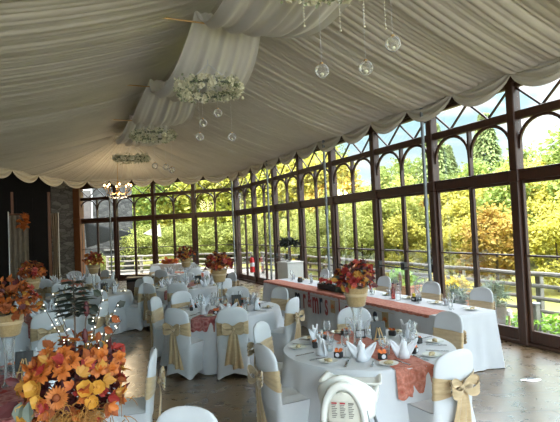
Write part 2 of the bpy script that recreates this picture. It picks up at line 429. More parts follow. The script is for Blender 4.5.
# ------------------------------------------------------------------ tent lining
XR, ZR, YE = 2.3, 5.35, 16.9
ey = lambda v: v
rt = thing('tent_lining', 'ivory pleated fabric lining draped across the whole ceiling', 'drapery', (XR, 8, 4.2))
EAVE = [(6.5, -3.2), (6.5, 18.65), (3.78, 20.5), (1.3, 21.3), (.4, 20.9), (-.45, 19.5), (-1.9, 16.6), (-1.9, -3.2)]
RIDG = [(XR, -3.2), (XR, YE), (XR, YE), (XR, YE), (XR, YE), (XR, YE), (XR, YE-.3), (XR, -3.2)]
ez = 4.2
def perim():
    pts = []
    for k in range(len(EAVE)-1):
        a, b_ = Vector(EAVE[k]), Vector(EAVE[k+1]); c, d = Vector(RIDG[k]), Vector(RIDG[k+1])
        n = max(2, int((b_-a).length/.015))
        for i in range(n):
            t = i/n; pts.append((a.lerp(b_, t), c.lerp(d, t)))
    pts.append((Vector(EAVE[-1]), Vector(RIDG[-1]))); return pts
PER = perim(); N = len(PER)
arc = [0]
for i in range(1, N): arc.append(arc[-1] + (PER[i][0]-PER[i-1][0]).length)
rng = random.Random(3)
pl = [0.0]*N
def folds(wlo, whi, kh, p):
    s = 0
    while s < arc[-1]:
        wd = rng.uniform(wlo, whi); hgt = wd*kh*rng.uniform(.6, 1.2)
        if rng.random() < p:
            i0 = int(s/arc[-1]*(N-1)); 
            for i in range(max(0, i0-400), min(N, i0+400)):
                t = (arc[i]-s)/wd
                if 0 <= t < 1: pl[i] = max(pl[i], hgt*(max(0, 1-(2*t-1)**2))**.5 + 0)
        s += wd*rng.uniform(.75, 1.0)
folds(.055, .16, .46, 1.0)
big = [0.0]*N
for k in range(1, 30):
    f_ = rng.uniform(1.5, 9); ph_ = rng.uniform(0, 6.3); am = .10/f_
    for i in range(N): big[i] += am*sin(arc[i]*f_ + ph_)
pl = [a + .28*b_ for a, b_ in zip(pl, big)]
def tent(u, v):
    i = min(N-1, int(round(u*(N-1)))); e, r = PER[i]; t = v
    x = r.x + (e.x-r.x)*t; y = r.y + (e.y-r.y)*t; z = ZR + (ez-ZR)*t - .16*4*t*(1-t)*(.9 + .1*sin(arc[i]*.9))
    k = min(1, t/.08)*min(1, (1.02-t)/.06)
    return (x, y, z - pl[i]*k*(.35+.65*t))
tb = MB(); tb.grid(tent, N-1, 22)
tb.build('ceiling_drape', M_tent, rt, smooth='full').location = (-XR, -8, -4.2)
def swag(P, Q, zt, dropz, inn):
    P, Q, inn = Vector((*P, 0)), Vector((*Q, 0)), Vector((*inn, 0))
    m = MB()
    def fn(u, v):
        b = P.lerp(Q, u); c = 4*u*(1-u); zl = zt - .03 - (.10 + dropz)*(c**.8)
        z = (zt + .20) + (zl - (zt + .20))*v
        off = inn*(.06 + .10*v*c*(.6 + .4*sin(v*15)) + .045*sin(v*24)*c - .05*(1-v))
        return (b.x+off.x, b.y+off.y, z)
    m.grid(fn, 18, 28); o = m.build('valance_swag', M_tent, rt, smooth='full'); o.location = (-XR, -8, -4.2); return o
def swags(P, Q, n, inn):
    for k in range(n):
        a = Vector(P).lerp(Vector(Q), k/n); b_ = Vector(P).lerp(Vector(Q), (k+1)/n); swag(a, b_, 4.19, .21, inn)
swags((6.5, 17.72), (6.5, 1.72), 13, (-1, 0)); swags((6.5, 17.72), (6.42, 18.73), 1, (-1, 0))
swags((6.42, 18.73), (3.78, 20.5), 3, (-nS.x, -nS.y)); swags((3.78, 20.5), (1.3, 21.3), 3, (-.2, -.98))
swags((1.3, 21.3), (.4, 20.9), 1, (.3, -.95)); swags((.4, 20.9), (-.45, 19.5), 1, (.8, -.6)); swags((-.45, 19.5), (-1.9, 16.6), 2, (.9, -.4))
# ridge swag, looped between ties
TIES = [-.4, 3.3, 6.95, 10.4, 13.7, 16.7]
rs = thing('ridge_swag', 'white chiffon swag looped along the ceiling ridge in steps', 'drapery', (XR+.16, 8, 5))
for a, b_ in zip(TIES, TIES[1:]):
    sg = MB()
    def fn(u, v):
        x = (u-.5); c = 4*v*(1-v)
        w = 1.06 + .30*c; x += .03*sin(v*5+a); fold = .035*sin(u*34 + v*2) + .02*sin(u*61)
        return (x*w, a + (b_-a)*v - 8, .16 - (.78 if a < 10 else .52)*c**.9 - (x*x)*-.35*c + fold*(.4+.6*c) - .0)
    sg.grid(fn, 60, 22); sg.build('swag_loop', M_swag, rs, smooth='full')
for k, y in enumerate(TIES[1:5]):
    rd = MB(); rd.tube([(-1.15, y+.02, 5.02), (1.15, y+.02, 5.02)], .012, 6); o = rd.build('tie_rod', M_brass)
    o.location = (XR, 0, 0)
    tag(o, ['thin gold tie rod nearest the camera crossing above the ridge swag', 'thin gold tie rod crossing the ceiling above the nearest full flower hoop', 'thin gold tie rod crossing the ceiling before the second flower hoop', 'farthest thin gold tie rod behind the hoops'][k], 'rod', 'ceiling tie rods')

# grey tent poles
pole = thing('tent_pole', 'pole', 'pole', (0,0,0))
pm = MB(); pm.tube([(0,0,.02), (0,0,4.35)], .032, 12); pm.build('shaft', M_steel, pole)
pm = MB(); pm.box((0,0,.01), (.22,.22,.02), bev=.004); pm.build('base_plate', M_steel, pole)
pm = MB(); pm.tube([(0,0,2.28), (0,0,2.42)], .048, 12); pm.build('collar', M_steel, pole)
pp = Pool(pole)
for (x, y), l in zip([(W-.26, L-.25), (W-.26, L-2*B-.05), (W-.26, L-4*B-.05), (W-.26, L-6*B-.05), tuple((CORN + dS*(3*B+.1) - nS*.26)[:2])],
        ['slim grey steel pole standing at the glass corner', 'slim grey steel pole by the glass wall just right of the fire extinguisher',
         'slim grey steel pole by the glass wall behind the head table', 'slim grey steel pole nearest the camera, by the glass wall behind the head table end',
         'slim grey steel pole standing before the far windows under the chandelier']):
    pp.put((x, y, 0), 0, l, 'grey steel tent poles')


# ------------------------------------------------------------------ outside
tr = MB(); tr.box((8.0, 14, -.27), (2.7, 40, .14)); tr.box((2, 29, -.28), (16, 16, .13)); struct(tr.build('terrace', M_deck, smooth=False))
def lawn_z(x, y):
    d = max(0, max(x - 9.6, (y - 26)*.8 + (x-4)*.35)); return -.5 + (.0 if d <= 0 else .07*d)
lw = MB()
lw.grid(lambda u, v: (-14 + 94*u, -6 + 86*v, lawn_z(-14+94*u, -6+86*v)), 60, 60); struct(lw.build('ground', mat('grass_bank', (.20,.22,.05), .9, (.30,.28,.06), .6)))
def fence(name, P, Q, n, label):
    P, Q = Vector((*P, 0)), Vector((*Q, 0)); d = (Q-P).normalized(); t = thing(name, label, 'fence', (P.x, P.y, -.2))
    for k in range(4):
        m = MB(); z = .24 + .25*k
        pts = [(Q-P)*(i/24) + Vector((0, 0, z + .012*sin(i*2.3+k))) for i in range(25)]
        m.tube(pts, .05 if k == 3 else .042, 8); m.build('rail', M_fence, t)
    for i in range(n+1):
        p = (Q-P)*(i/n); m = MB(); nn = Vector((d.y, -d.x, 0))*.08
        m.box((p.x+nn.x, p.y+nn.y, .5), (.12, .12, 1.02), rz=math.atan2(d.y, d.x), bev=.01); m.build('post', M_fence, t)
fence('rail_fence', (9.15, 3), (9.15, 22.5), 9, 'silvered round-rail timber fence along the terrace beyond the long glass wall')
fence('rail_fence', (8.9, 23.2), (2.6, 28.4), 4, 'silvered round-rail timber fence beyond the far windows')
def clump(n, R0, seed, lw=(.10, .05), up=.6, shell=.55, sub=26):
    """loose leaves gathered into tufts inside an ellipsoid (unit-sized rx, ry, rz)"""
    r = random.Random(seed); m = MB(); tufts = []
    for k in range(sub):
        a = r.uniform(0, 2*pi); z = r.uniform(-.8, 1); q = (1-z*z)**.5*r.uniform(shell, 1)
        tufts.append((Vector((q*cos(a)*R0[0], q*sin(a)*R0[1], z*R0[2]*r.uniform(.75, 1))), r.uniform(.22, .42)))
    for i in range(n):
        c, s = tufts[i % sub]
        p = c + Vector((r.gauss(0, .5)*R0[0]*s, r.gauss(0, .5)*R0[1]*s, r.gauss(0, .45)*R0[2]*s))
        d = Vector((r.gauss(0,1), r.gauss(0,1), r.gauss(0,.6))); nn = Vector((r.gauss(0,.6), r.gauss(0,.6), up+r.random()))
        k = r.uniform(.7, 1.5)
        m.leaf(p, d, nn, lw[0]*k, lw[1]*k)
    return m
def conif(seed):
    r = random.Random(seed); m = MB()
    for i in range(3200):
        t = r.random()**.75; z = 1.6 + t*6.2; rad = (1-t)*1.75 + .08; a = r.uniform(0, 2*pi); q = rad*r.uniform(.35, 1)
        p = Vector((q*cos(a), q*sin(a), z - q*.25)); d = Vector((cos(a), sin(a), -.45))
        m.leaf(p, d, (r.gauss(0,.3), r.gauss(0,.3), 1), .36, .15)
    return m
PT = {}
def tree_proto(kind, seed, mats, rx, h, n, lwid):
    r = thing('broadleaf_tree' if kind != 'conifer' else 'conifer_tree', kind, 'tree')
    if kind == 'conifer': c = conif(seed)
    else:
        c = clump(n, (rx, rx, h*.40), seed, lwid, sub=34)
        c.v = [(x, y, z + h*.58) for x, y, z in c.v]
    c.build('crown', mats, r, smooth=False)
    t = MB(); t.tube([(0,0,-.6), (.05,0,h*.3), (0,.05,h*.75)], [.16*h/6, .12*h/6, .04], 8); t.build('trunk', M_bark, r)
    return r
LBL = dict(hedge='light green leafy shrub in the thick bank just beyond the terrace fence', green='mid green broadleaf tree on the wooded slope outside',
    yellow='yellow autumn broadleaf tree on the wooded slope outside', orange='amber autumn broadleaf tree on the wooded slope outside',
    lime='pale lime-yellow tree on the slope outside', conifer='tall pointed green conifer rising above the autumn trees', dark='deep green rounded tree on the slope outside')
GRP = {k: 'outside: '+v for k, v in dict(hedge='bank shrubs', green='green trees', yellow='yellow trees', orange='amber trees', lime='lime trees', conifer='conifers', dark='deep green trees').items()}
for k, (rx, h, n, lwid) in dict(hedge=(1.25, 3.0, 5000, (.12,.06)), green=(2.1, 6.2, 5500, (.22,.13)), yellow=(2.0, 5.6, 5500, (.22,.13)), orange=(1.9, 5.0, 5500, (.22,.13)),
        lime=(2.2, 6.0, 5500, (.22,.13)), conifer=(1.7, 8, 0, (0,0)), dark=(2.2, 6.4, 5500, (.22,.13))).items():
    PT[k] = Pool(tree_proto(k, hash(k) % 97 if False else len(k)*7+3, TM[k], rx, h, n, lwid))
rt_ = random.Random(21)
def plant(kind, x, y, sc, zoff=0): PT[kind].put((x, y, lawn_z(x, y) + zoff), rt_.uniform(0, 6.3), LBL[kind], GRP[kind], sc)
y = 4.0
while y < 46:                                                     # shrub bank beside the terrace
    if y < 16.2:
        plant(['yellow','lime','orange','yellow','green','yellow'][int(y*2.3) % 6], 13.2 + rt_.uniform(-.8,1.2), y, rt_.uniform(.42, .56), -.3); plant(['orange','yellow','green','yellow'][int(y*1.7) % 4], 16.5 + rt_.uniform(-.8,1.2), y+1, rt_.uniform(.5, .62)); y += 1.5; continue
    plant('hedge', 11.6 + rt_.uniform(-.5,.9) + max(0, y-22)*.02, y, rt_.uniform(.75, 1.05)); 
    plant('hedge', 13.9 + rt_.uniform(-.5,.9), y+.6, rt_.uniform(1.0, 1.35)); y += rt_.uniform(1.2, 1.7)
for az, dist, kind, sc in [                                        # azimuth right of the long wall's direction, distance from the viewpoint
    (57, 22, 'green', .9), (55, 24, 'yellow', .95), (53.5, 29, 'orange', .9), (52, 23, 'yellow', .95), (50.5, 31, 'green', 1.1), (49.5, 25, 'yellow', .95), (48.2, 22, 'yellow', .8),
    (46.8, 26, 'green', .95), (47.2, 33, 'conifer', 1.02), (45, 24, 'yellow', .85), (44.4, 29, 'orange', .95), (43.3, 32, 'conifer', .8), (43, 25, 'dark', .85), (42, 30, 'conifer', .95), (41.2, 25, 'orange', .86),
    (40, 31, 'green', 1.15), (39.2, 26, 'orange', .9), (38, 33, 'green', 1.2), (37.4, 27, 'orange', .85), (36, 30, 'orange', .8), (36.3, 38, 'conifer', .75),
    (34.5, 28, 'hedge', 1.3), (33.2, 29, 'hedge', 1.2), (32.2, 28, 'hedge', 1.3), (31, 30, 'orange', .95), (30, 31, 'yellow', 1.1), (28.8, 33, 'orange', 1.15), (27.4, 32, 'yellow', 1.2), (26.2, 34, 'green', 1.2),
    (25, 34, 'yellow', 1.2), (24, 36, 'lime', 1.2), (22.6, 34, 'lime', 1.15), (21.4, 38, 'yellow', 1.2), (20, 36, 'lime', 1.15), (18.6, 34, 'yellow', 1.1), (17.4, 38, 'lime', 1.2), (16, 35, 'lime', 1.15),
    (14.6, 37, 'lime', 1.2), (13, 36, 'yellow', 1.1), (11.6, 38, 'lime', 1.2), (10, 36, 'green', 1.1), (8.8, 39, 'lime', 1.2), (7.6, 42, 'dark', 1.1), (5, 44, 'dark', 1.2),
    (29.5, 42, 'green', 1.3), (26.8, 44, 'dark', 1.3), (23, 46, 'green', 1.4), (19.4, 46, 'dark', 1.4), (15.4, 47, 'green', 1.4), (12.4, 46, 'dark', 1.3),
    (58.5, 30, 'green', 1.1), (60, 24, 'dark', 1.0), (51.2, 27, 'dark', .85), (45.8, 30, 'green', 1.0)]:
    plant(kind, dist*sin(R(az)), dist*cos(R(az)), sc*(.74 if 35 < az < 56 and kind != 'conifer' else 1))
for az, dist in [(8.6, 31), (10.6, 31.5), (12.6, 32), (14.8, 32), (17, 32), (19.2, 32), (21.2, 31.5), (23.2, 31), (25, 30)]:
    plant('hedge', dist*sin(R(az)), dist*cos(R(az)), .85)
for x_, y_, s_ in ((2.3, 29.9, .42), (3.2, 29.9, .36)): plant('hedge', x_, y_, s_)
# stone tower beyond the far windows
tw = thing('stone_building', 'grey rubble stone building standing outside the far left windows', 'building', (2.6, 31, -.5))
m = MB(); m.box((-2.0, 1.5, 4), (7.6, 3, 9)); m.build('wall', M_stone2, tw, smooth=False)
m = MB(); m.box((-.75, -.03, 4.2), (.62, .1, 2.0), bev=.02); w_ = m.build('window', M_white, tw)
m = MB(); m.box((-.75, -.085, 4.2), (.46, .02, 1.8)); m.build('pane', M_potg, w_)
m = MB(); m.box((-1.3, -.06, 3), (.12, .12, 7), bev=.02); m.build('drainpipe', M_iron, tw)
m = MB(); m.box((.9, -.05, 1.6), (1.6, .12, .12)); m.build('ledge', M_deck, tw)
def sail(name, pts, m_, label):
    t = MB(); a, b_, c = map(Vector, pts); cen = (a+b_+c)/3
    def fn(u, v):
        p = a.lerp(b_, u).lerp(c, v); k = 27*(1-v)*u*(1-u)*(1-v)*v*.9 if 0 < v < 1 else 0
        return p + Vector((0, 0, -.18*min(1, k)))
    t.grid(fn, 10, 10); o = t.build(name, m_); 
    sm = o.modifiers.new('th', 'SOLIDIFY'); sm.thickness = .012
    return tag(o, label, 'shade sail')
sail('shade_sail', [(1.5, 27.6, 2.75), (1.6, 28.0, 1.35), (4.1, 29, 2.0)], M_sail, 'dark grey pointed shade sail outside the far left windows')
sail('shade_sail', [(4.35, 27.2, 1.95), (5.3, 27.0, 1.75), (5.35, 27.6, 2.45)], M_sailc, 'pale cream pointed shade sail outside the far windows right of the stone building')

# ------------------------------------------------------------------ light, sky, camera
wd = bpy.data.worlds.new('World'); S.world = wd; wd.use_nodes = True; t = wd.node_tree; t.nodes.clear()
o = t.nodes.new('ShaderNodeOutputWorld'); bg = t.nodes.new('ShaderNodeBackground'); tc = t.nodes.new('ShaderNodeTexCoord'); sp = t.nodes.new('ShaderNodeSeparateXYZ')
t.links.new(tc.outputs['Generated'], sp.inputs[0])
sky = ramp(t, sp.outputs[2], [(0, (.78,.82,.83)), (.12, (.60,.80,.87)), (.24, (.40,.78,.92)), (.32, (.40,.78,.92)), (.5, (.86,.92,1.0)), (1, (.88,.93,1))])
n1 = noise(t, coord(t, 'Generated', (2.2, 2.2, 6)), 2.0, 5, .55)
cl = ramp(t, n1, [(.50, (0,)*3), (.62, (1,)*3)])
mx = t.nodes.new('ShaderNodeMixRGB'); mx.inputs[2].default_value = (1.0, 1.0, 1.0, 1)
t.links.new(cl, mx.inputs[0]); t.links.new(sky, mx.inputs[1]); t.links.new(mx.outputs[0], bg.inputs[0]); 
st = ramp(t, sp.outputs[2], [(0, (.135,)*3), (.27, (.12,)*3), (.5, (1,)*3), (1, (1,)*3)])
ml = t.nodes.new('ShaderNodeMath'); ml.operation = 'MULTIPLY'; ml.inputs[1].default_value = 7.0      # sky above the view made far brighter, added to light the room
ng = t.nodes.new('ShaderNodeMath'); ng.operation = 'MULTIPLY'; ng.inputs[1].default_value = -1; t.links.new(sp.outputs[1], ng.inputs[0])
rear_fill = ramp(t, ng.outputs[0], [(.25, (0,)*3), (.7, (.46,)*3)])                      # brightness added to the sky behind the viewpoint, to light the room
mxs = t.nodes.new('ShaderNodeMath'); mxs.operation = 'MAXIMUM'; t.links.new(st, mxs.inputs[0]); t.links.new(rear_fill, mxs.inputs[1])
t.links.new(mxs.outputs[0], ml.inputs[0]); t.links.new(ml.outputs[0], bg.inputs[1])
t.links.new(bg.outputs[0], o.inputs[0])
sl = bpy.data.lights.new('Sun', 'SUN'); sl.energy = 8.0; sl.angle = R(1.5); sl.color = (1, .93, .78)
so = bpy.data.objects.new('Sun', sl); COL.objects.link(so); so.rotation_euler = Vector((.88, -.12, -.5)).to_track_quat('-Z', 'Y').to_euler()

cd = bpy.data.cameras.new('Camera'); cam = bpy.data.objects.new('Camera', cd); COL.objects.link(cam); S.camera = cam
cd.sensor_fit = 'HORIZONTAL'; cd.sensor_width = 36; cd.lens = 36*500/560; cd.clip_start = .05; cd.clip_end = 400
yaw, pitch, roll = .428, .032, -.043
fw = Vector((sin(yaw)*cos(pitch), cos(yaw)*cos(pitch), sin(pitch))); r0 = Vector((cos(yaw), -sin(yaw), 0)); u0 = r0.cross(fw)
rv = r0*cos(roll) + u0*sin(roll); uv = u0*cos(roll) - r0*sin(roll)
cam.matrix_world = Matrix(((rv.x, uv.x, -fw.x, 0), (rv.y, uv.y, -fw.y, 0), (rv.z, uv.z, -fw.z, 2.0), (0, 0, 0, 1)))
S.view_settings.view_transform = 'Standard'; S.view_settings.look = 'None'; S.view_settings.gamma = 1.0
S.view_settings.use_curve_mapping = False; S.view_settings.exposure = 0.95
S.cycles.max_bounces = 10; S.cycles.diffuse_bounces = 5; S.cycles.transparent_max_bounces = 24; S.cycles.caustics_reflective = False; S.cycles.caustics_refractive = False

# ------------------------------------------------------------------ covered chairs
def supell(a, hx, hy, n):
    c, s = cos(a), sin(a)
    return hx*math.copysign(abs(c)**(2/n), c), hy*math.copysign(abs(s)**(2/n), s)
def back_half(z):
    w = .212 - .012*max(0, (.75-z))
    if z > .80: w *= max(0.0, 1-((z-.80)/.158)**2.6)**(1/2.6)
    return w
def back_y(z): return -.215 - .10*max(0, z-.42)
def make_chair():
    t = thing('covered_chair', '', 'chair')
    m = MB(); n = 40
    zs = [.0, .03, .08, .16, .26, .36, .44, .465]
    def skirt(u, v):
        a = 2*pi*u; k = min(len(zs)-1, int(round(v*(len(zs)-1)))); z = zs[k]
        x, y = supell(a, .225, .24, 7)
        mid = abs(sin(2*a)); mid = mid**.6                              # 0 at side centres, 1 at corners
        hem = .075*(1-mid)
        zz = z + hem*(1 - z/.465)
        pin = 1 + .055*(1-z/.465)**2*mid - .05*sin(pi*min(1, z/.465))
        y = y*pin + (.0 if y > 0 else -.02*(1-z/.465))
        return (x*pin, y, zz)
    m.grid(skirt, n, len(zs)-1, wrap=True)
    m.grid(lambda u, v: (supell(2*pi*u, .225, .24, 7)[0]*(.975-.5*v)*.98, supell(2*pi*u, .225, .24, 7)[1]*(.975-.5*v)*.98, .466 + .022*v), n, 2, wrap=True)
    m.add([(supell(2*pi*i/n, .225, .24, 7)[0]*.46, supell(2*pi*i/n, .225, .24, 7)[1]*.46, .488) for i in range(n)], [tuple(range(n))])
    bz = [.40, .5, .6, .7, .78, .83, .87, .90, .925, .943, .953, .9575]
    def bk(u, v):
        z = bz[int(round(v*(len(bz)-1)))]; x, y = supell(2*pi*u, back_half(z), .027*min(1, (.97-z)/.05), 3.2)
        return (x, y + back_y(z) - .035*(x/.22)**2*-1 - .012, z)
    m.grid(bk, n, len(bz)-1, wrap=True)
    m.build('cover', M_cover, t)
    for sx in (-1, 1):
        for y in (-.235, .2):
            l = MB(); l.tube([(sx*.195, y, .0), (sx*.185, y*.97, .09)], .013, 8); l.build('leg', M_hess, t)
    s = MB()
    def band(u, v):
        z = .57 + .19*v; a = 2*pi*u; x, y = supell(a, back_half(z)+.007, .036, 3.2)
        g = abs(x)/.22 if y < 0 else 1
        zz = .665 + (z-.665)*(.45+.55*g**.8) if y < 0 else z
        f = .004*sin(v*22 + 2*x*9)
        return (x, y + back_y(z) + .035*(x/.22)**2 - .012 + (f if y < 0 else -f), zz)
    s.grid(band, 40, 12, wrap=True); band_o = s.build('sash', M_sash, t, smooth='full')
    yk = back_y(.665) - .06
    k = MB(); k.ball((0, yk-.012, .665), (.028, .024, .036), 10); k.build('knot', M_sash, band_o)
    for sx in (-1, 1):
        lp = MB()
        def loop(u, v):
            th = 2*pi*u; q = (v-.5)
            x = sx*(.075*(1-cos(th))*.95 + .005); zz = .668 + .045*sin(th) + q*.10*(.35+.65*(1-cos(th))/2) + (1-cos(th))*.008
            return (x, yk - .02 - .03*sin(th/2) + .012*sin(th) + .01*cos(q*20), zz)
        lp.grid(loop, 18, 6); lp.build('bow_loop', M_sash, band_o, smooth='full')
        tl = MB()
        def tail(u, v):
            w = .045 + .055*v; x = sx*(.012 + .045*v) + (u-.5)*w*1.5
            return (x, yk - .012 - .022*sin(min(1, v*3)*pi/2) + .012*sin(u*11 + v*3)*(.3+v) + .045*v, .655 - (.50+.03*sx)*v + .01*sin(u*3))
        tl.grid(tail, 10, 12); tl.build('bow_tail', M_sash, band_o, smooth='full')
    return t
CH = Pool(make_chair())

# ------------------------------------------------------------------ table dressings
def round_cloth(r, seed):
    rr = random.Random(seed); ph = rr.uniform(0, 6); ph2 = rr.uniform(0, 6); m = MB(); n = 144
    zs = [.752, .750, .742, .72, .66, .56, .44, .30, .16, .06, .008]; off = [-.02, 0, .006, .010, .018, .03, .045, .06, .075, .085, .09]
    m.lathe([(0, .754), (r*.5, .754), (r-.05, .753)], n)
    def fn(u, v):
        k = int(round(v*(len(zs)-1))); a = 2*pi*u; d = max(0, (.742-zs[k])/.742)
        w = .055*d**.8*(sin(a*11+ph) + .6*sin(a*7+ph2) + .35*sin(a*19+ph))
        q = r + off[k] + w
        if k == 0: q = r-.05; return (q*cos(a), q*sin(a), .753)
        return (q*cos(a), q*sin(a), zs[k])
    m.grid(fn, n, len(zs)-1, wrap=True); return m
def make_table():
    t = thing('round_table', '', 'table'); m = MB(); m.lathe([(0,.71), (.82,.71), (.83,.725), (.82,.738), (0,.738)], 48); m.build('tabletop', M_oak, t)
    m = MB(); m.lathe([(.22,0), (.22,.03), (.05,.06), (.04,.40), (.05,.69), (.2,.71)], 20); m.build('pedestal', M_black, t); return t
TBP = Pool(make_table())
def runner_mb(r, w, over, tz=.758):
    m = MB(); tot = 2*r + 2*over
    def fn(u, v):
        s = -tot/2 + tot*v; x = (u-.5)*w; ed = (r*r - x*x)**.5
        if abs(s) <= ed: return (x, s, tz + .003*sin(s*19)*sin(u*7))
        e = abs(s) - ed; sg = 1 if s > 0 else -1
        sc = .022*abs(sin(u*pi*4))*(1 if v in (0, 1) else 0)
        return (x*1.04, sg*(ed + .022 + .10*min(e, .5) + .012*sin(u*13)), tz - e - sc)
    m.grid(fn, 24, 64); return m
def make_vase():
    t = thing('glass_vase', '', 'vase'); m = MB()
    m.lathe([(0,.0), (.062,.0), (.065,.006), (.05,.02), (.038,.12), (.036,.25), (.046,.36), (.062,.418), (.058,.418), (.042,.36), (.031,.25), (.033,.12), (.04,.03), (0,.022)], 18)
    m.build('body', M_glass, t)
    m = MB(); m.lathe([(.06,.412), (.066,.416), (.066,.424), (.06,.424)], 18); m.build('rim', M_glass, t); return t
VS = Pool(make_vase())
def rdir(r, lo=-.2): 
    while True:
        v = Vector((r.gauss(0,1), r.gauss(0,1), r.gauss(0,1))).normalized()
        if v.z > lo: return v
def bloom(r, c, d, sz, layers, npet, wid=.75):
    """a flower head of ringed petals"""
    m = MB(); d = d.normalized(); a = d.orthogonal().normalized(); b_ = d.cross(a)
    for l in range(layers):
        op = .35 + .65*l/max(1, layers-1)
        for k in range(npet):
            th = 2*pi*(k + .5*l)/npet + r.uniform(-.15,.15); o = a*cos(th) + b_*sin(th)
            m.leaf(c + o*sz*.08, o*op + d*(1.15-op), d - o*.3, sz*(.6+.4*op), sz*wid, curl=.25)
    m.ball(c + d*sz*.1, sz*.16, 6); return m
def pot_mb(rt_, rb, h):
    m = MB(); n = 32; prof = [(0,0), (rb*.9,.0), (rb,.008), (rb+(rt_-rb)*.5, h*.5), (rt_*.97, h*.85), (rt_*1.05, h), (rt_*1.0, h+.004), (rt_*.88, h*.9), (0, h*.88)]
    def fn(u, v):
        k = int(round(v*(len(prof)-1))); r, z = prof[k]; a = 2*pi*u; q = 1 + .03*sin(a*9)*(z/h)**2
        return (r*q*cos(a), r*q*sin(a), z + (.008*sin(a*5+1) if k in (5,6) else 0))
    m.grid(fn, n, len(prof)-1, wrap=True); return m
def make_arr(name, seed, pal, R0=.185, nleaf=150, dense=6, stems=5, cat='flower arrangement', label=''):
    r = random.Random(seed); t = thing(name, label, cat); h = .185
    p = pot_mb(.125, .088, h).build('hessian_pot', M_hess, t)
    bd = MB(); bd.lathe([(.113,.10), (.117,.104), (.119,.122), (.116,.126)], 28); bd.build('ribbon', M_sash, p)
    c0 = Vector((0, 0, h+.075))
    for nm, m_, k in pal:
        m = MB()
        for i in range(int(nleaf*k)):
            d = rdir(r, -.35); q = R0*r.uniform(.5, 1.0)
            pt = c0 + Vector((d.x*q, d.y*q, d.z*q*.92)); dd = (d + Vector((r.gauss(0,.7), r.gauss(0,.7), r.gauss(0,.6)))).normalized()
            L_ = r.uniform(.05, .085); W_ = L_*r.uniform(.55, .8)
            m.leaf(pt, dd, d + Vector((0,0,.4)), L_, W_)
            if nm.startswith('maple'):
                sd = dd.cross(d).normalized() if dd.cross(d).length > .01 else Vector((1,0,0))
                for sg in (-1, 1): m.leaf(pt, (dd + sd*sg*.9).normalized(), d + Vector((0,0,.4)), L_*.75, W_*.6)
        m.build(nm, m_, t, smooth=False)
    for i in range(dense):
        d = rdir(r, -.05); c = c0 + d*R0*.95; nm, m_ = [('flower', M_orange), ('flower', M_red), ('flower', M_leafgold), ('flower', M_coral)][i % 4]
        bloom(r, c, d, .045, 2, 6).build('flower', m_ if i % 4 else pal[0][1], t, smooth=False)
    for i in range(stems):
        a = r.uniform(0, 6.3); tip = Vector((cos(a)*r.uniform(.08,.2), sin(a)*r.uniform(.08,.2), r.uniform(.38,.50))); b_ = Vector((0,0,h*.8))
        m = MB(); pts = [b_.lerp(tip, q) + Vector((0,0,.02*sin(q*3))) for q in (0,.35,.7,1)]; m.tube(pts, [.004,.003,.0025,.0015], 5)
        for q in (.6,.72,.84,.95):
            pt = b_.lerp(tip, q); m.leaf(pt, (r.gauss(0,1), r.gauss(0,1), .5), (0,0,1), .035, .016)
        m.build('twig', M_dkgreen, t, smooth=False)
    return t

# place-setting items
def make_plate():
    t = thing('side_plate', '', 'plate'); m = MB()
    m.lathe([(0,.0), (.05,.0), (.055,.004), (.085,.013), (.087,.016), (.082,.016), (.055,.008), (0,.007)], 28); m.build('dish', M_china, t)
    b_ = MB(); b_.ball((.01,.005,.02), (.032,.026,.018), 10); b_.ball((-.025,-.01,.016), (.018,.015,.012), 8); b_.build('bread', mat('bread_crust', (.52,.42,.26), .8), t); return t
PLT = Pool(make_plate())
def make_wine():
    t = thing('wine_glass', '', 'glass'); m = MB()
    m.lathe([(.008,.10), (.03,.112), (.04,.14), (.039,.175), (.032,.205), (.030,.205), (.037,.175), (.038,.14), (.028,.115), (0,.107)], 16); m.build('bowl', M_glass, t)
    m = MB(); m.lathe([(0,.0), (.034,.0), (.034,.003), (.008,.010), (.004,.03), (.004,.085), (.009,.102), (0,.104)], 14); m.build('stem', M_glass, t); return t
WG = Pool(make_wine())
def make_tumbler():
    t = thing('water_tumbler', '', 'glass'); m = MB()
    m.lathe([(0,0), (.028,0), (.030,.004), (.036,.105), (.034,.105), (.028,.012), (0,.010)], 16); m.build('body', M_glass, t)
    m = MB(); m.lathe([(0,.011), (.027,.013), (.031,.06), (0,.061)], 14); m.build('water', M_glass, t); return t
TMB = Pool(make_tumbler())
def make_napkin():
    t = tag(MB().build('folded_napkin', M_nap), '', 'napkin'); m = MB()
    def blade(a, L_, w, lean):
        def fn(u, v):
            x = (u-.5)*w*(1-v)**.75*(1 + .5*v); z = L_*v; y = lean*v*v*L_ - .02*abs(u-.5)*2*(1-v) + .01*sin(u*9)*v
            return (cos(a)*x - 0*y + sin(a)*0 + (x*0), y, z)
        g = MB(); g.grid(fn, 8, 10); Rm = Matrix.Rotation(a, 4, 'Y'); m.add([Rm @ Vector(p) for p in g.v], g.f)
    m.lathe([(.055,0), (.045,.05), (.026,.10), (.034,.14), (.01,.16)], 14)
    for a, L_, w, le in ((.05,.19,.10,.1), (.66,.22,.125,.05), (-.66,.22,.125,.05)): blade(a, L_, w, le)
    me = t.data; me.clear_geometry(); me.from_pydata(m.v, [], m.f); me.polygons.foreach_set('use_smooth', [True]*len(m.f)); me.update()
    s = t.modifiers.new('th', 'SOLIDIFY'); s.thickness = .004; return t
NAP = Pool(make_napkin())
def make_knife():
    t = thing('table_knife', '', 'cutlery'); m = MB(); m.box((0,-.055,.004), (.014,.10,.007), bev=.003); m.build('handle', M_cut, t)
    m = MB(); m.box((.001,.05,.003), (.017,.11,.003), bev=.001); m.build('blade', M_cut, t); return t
KN = Pool(make_knife())
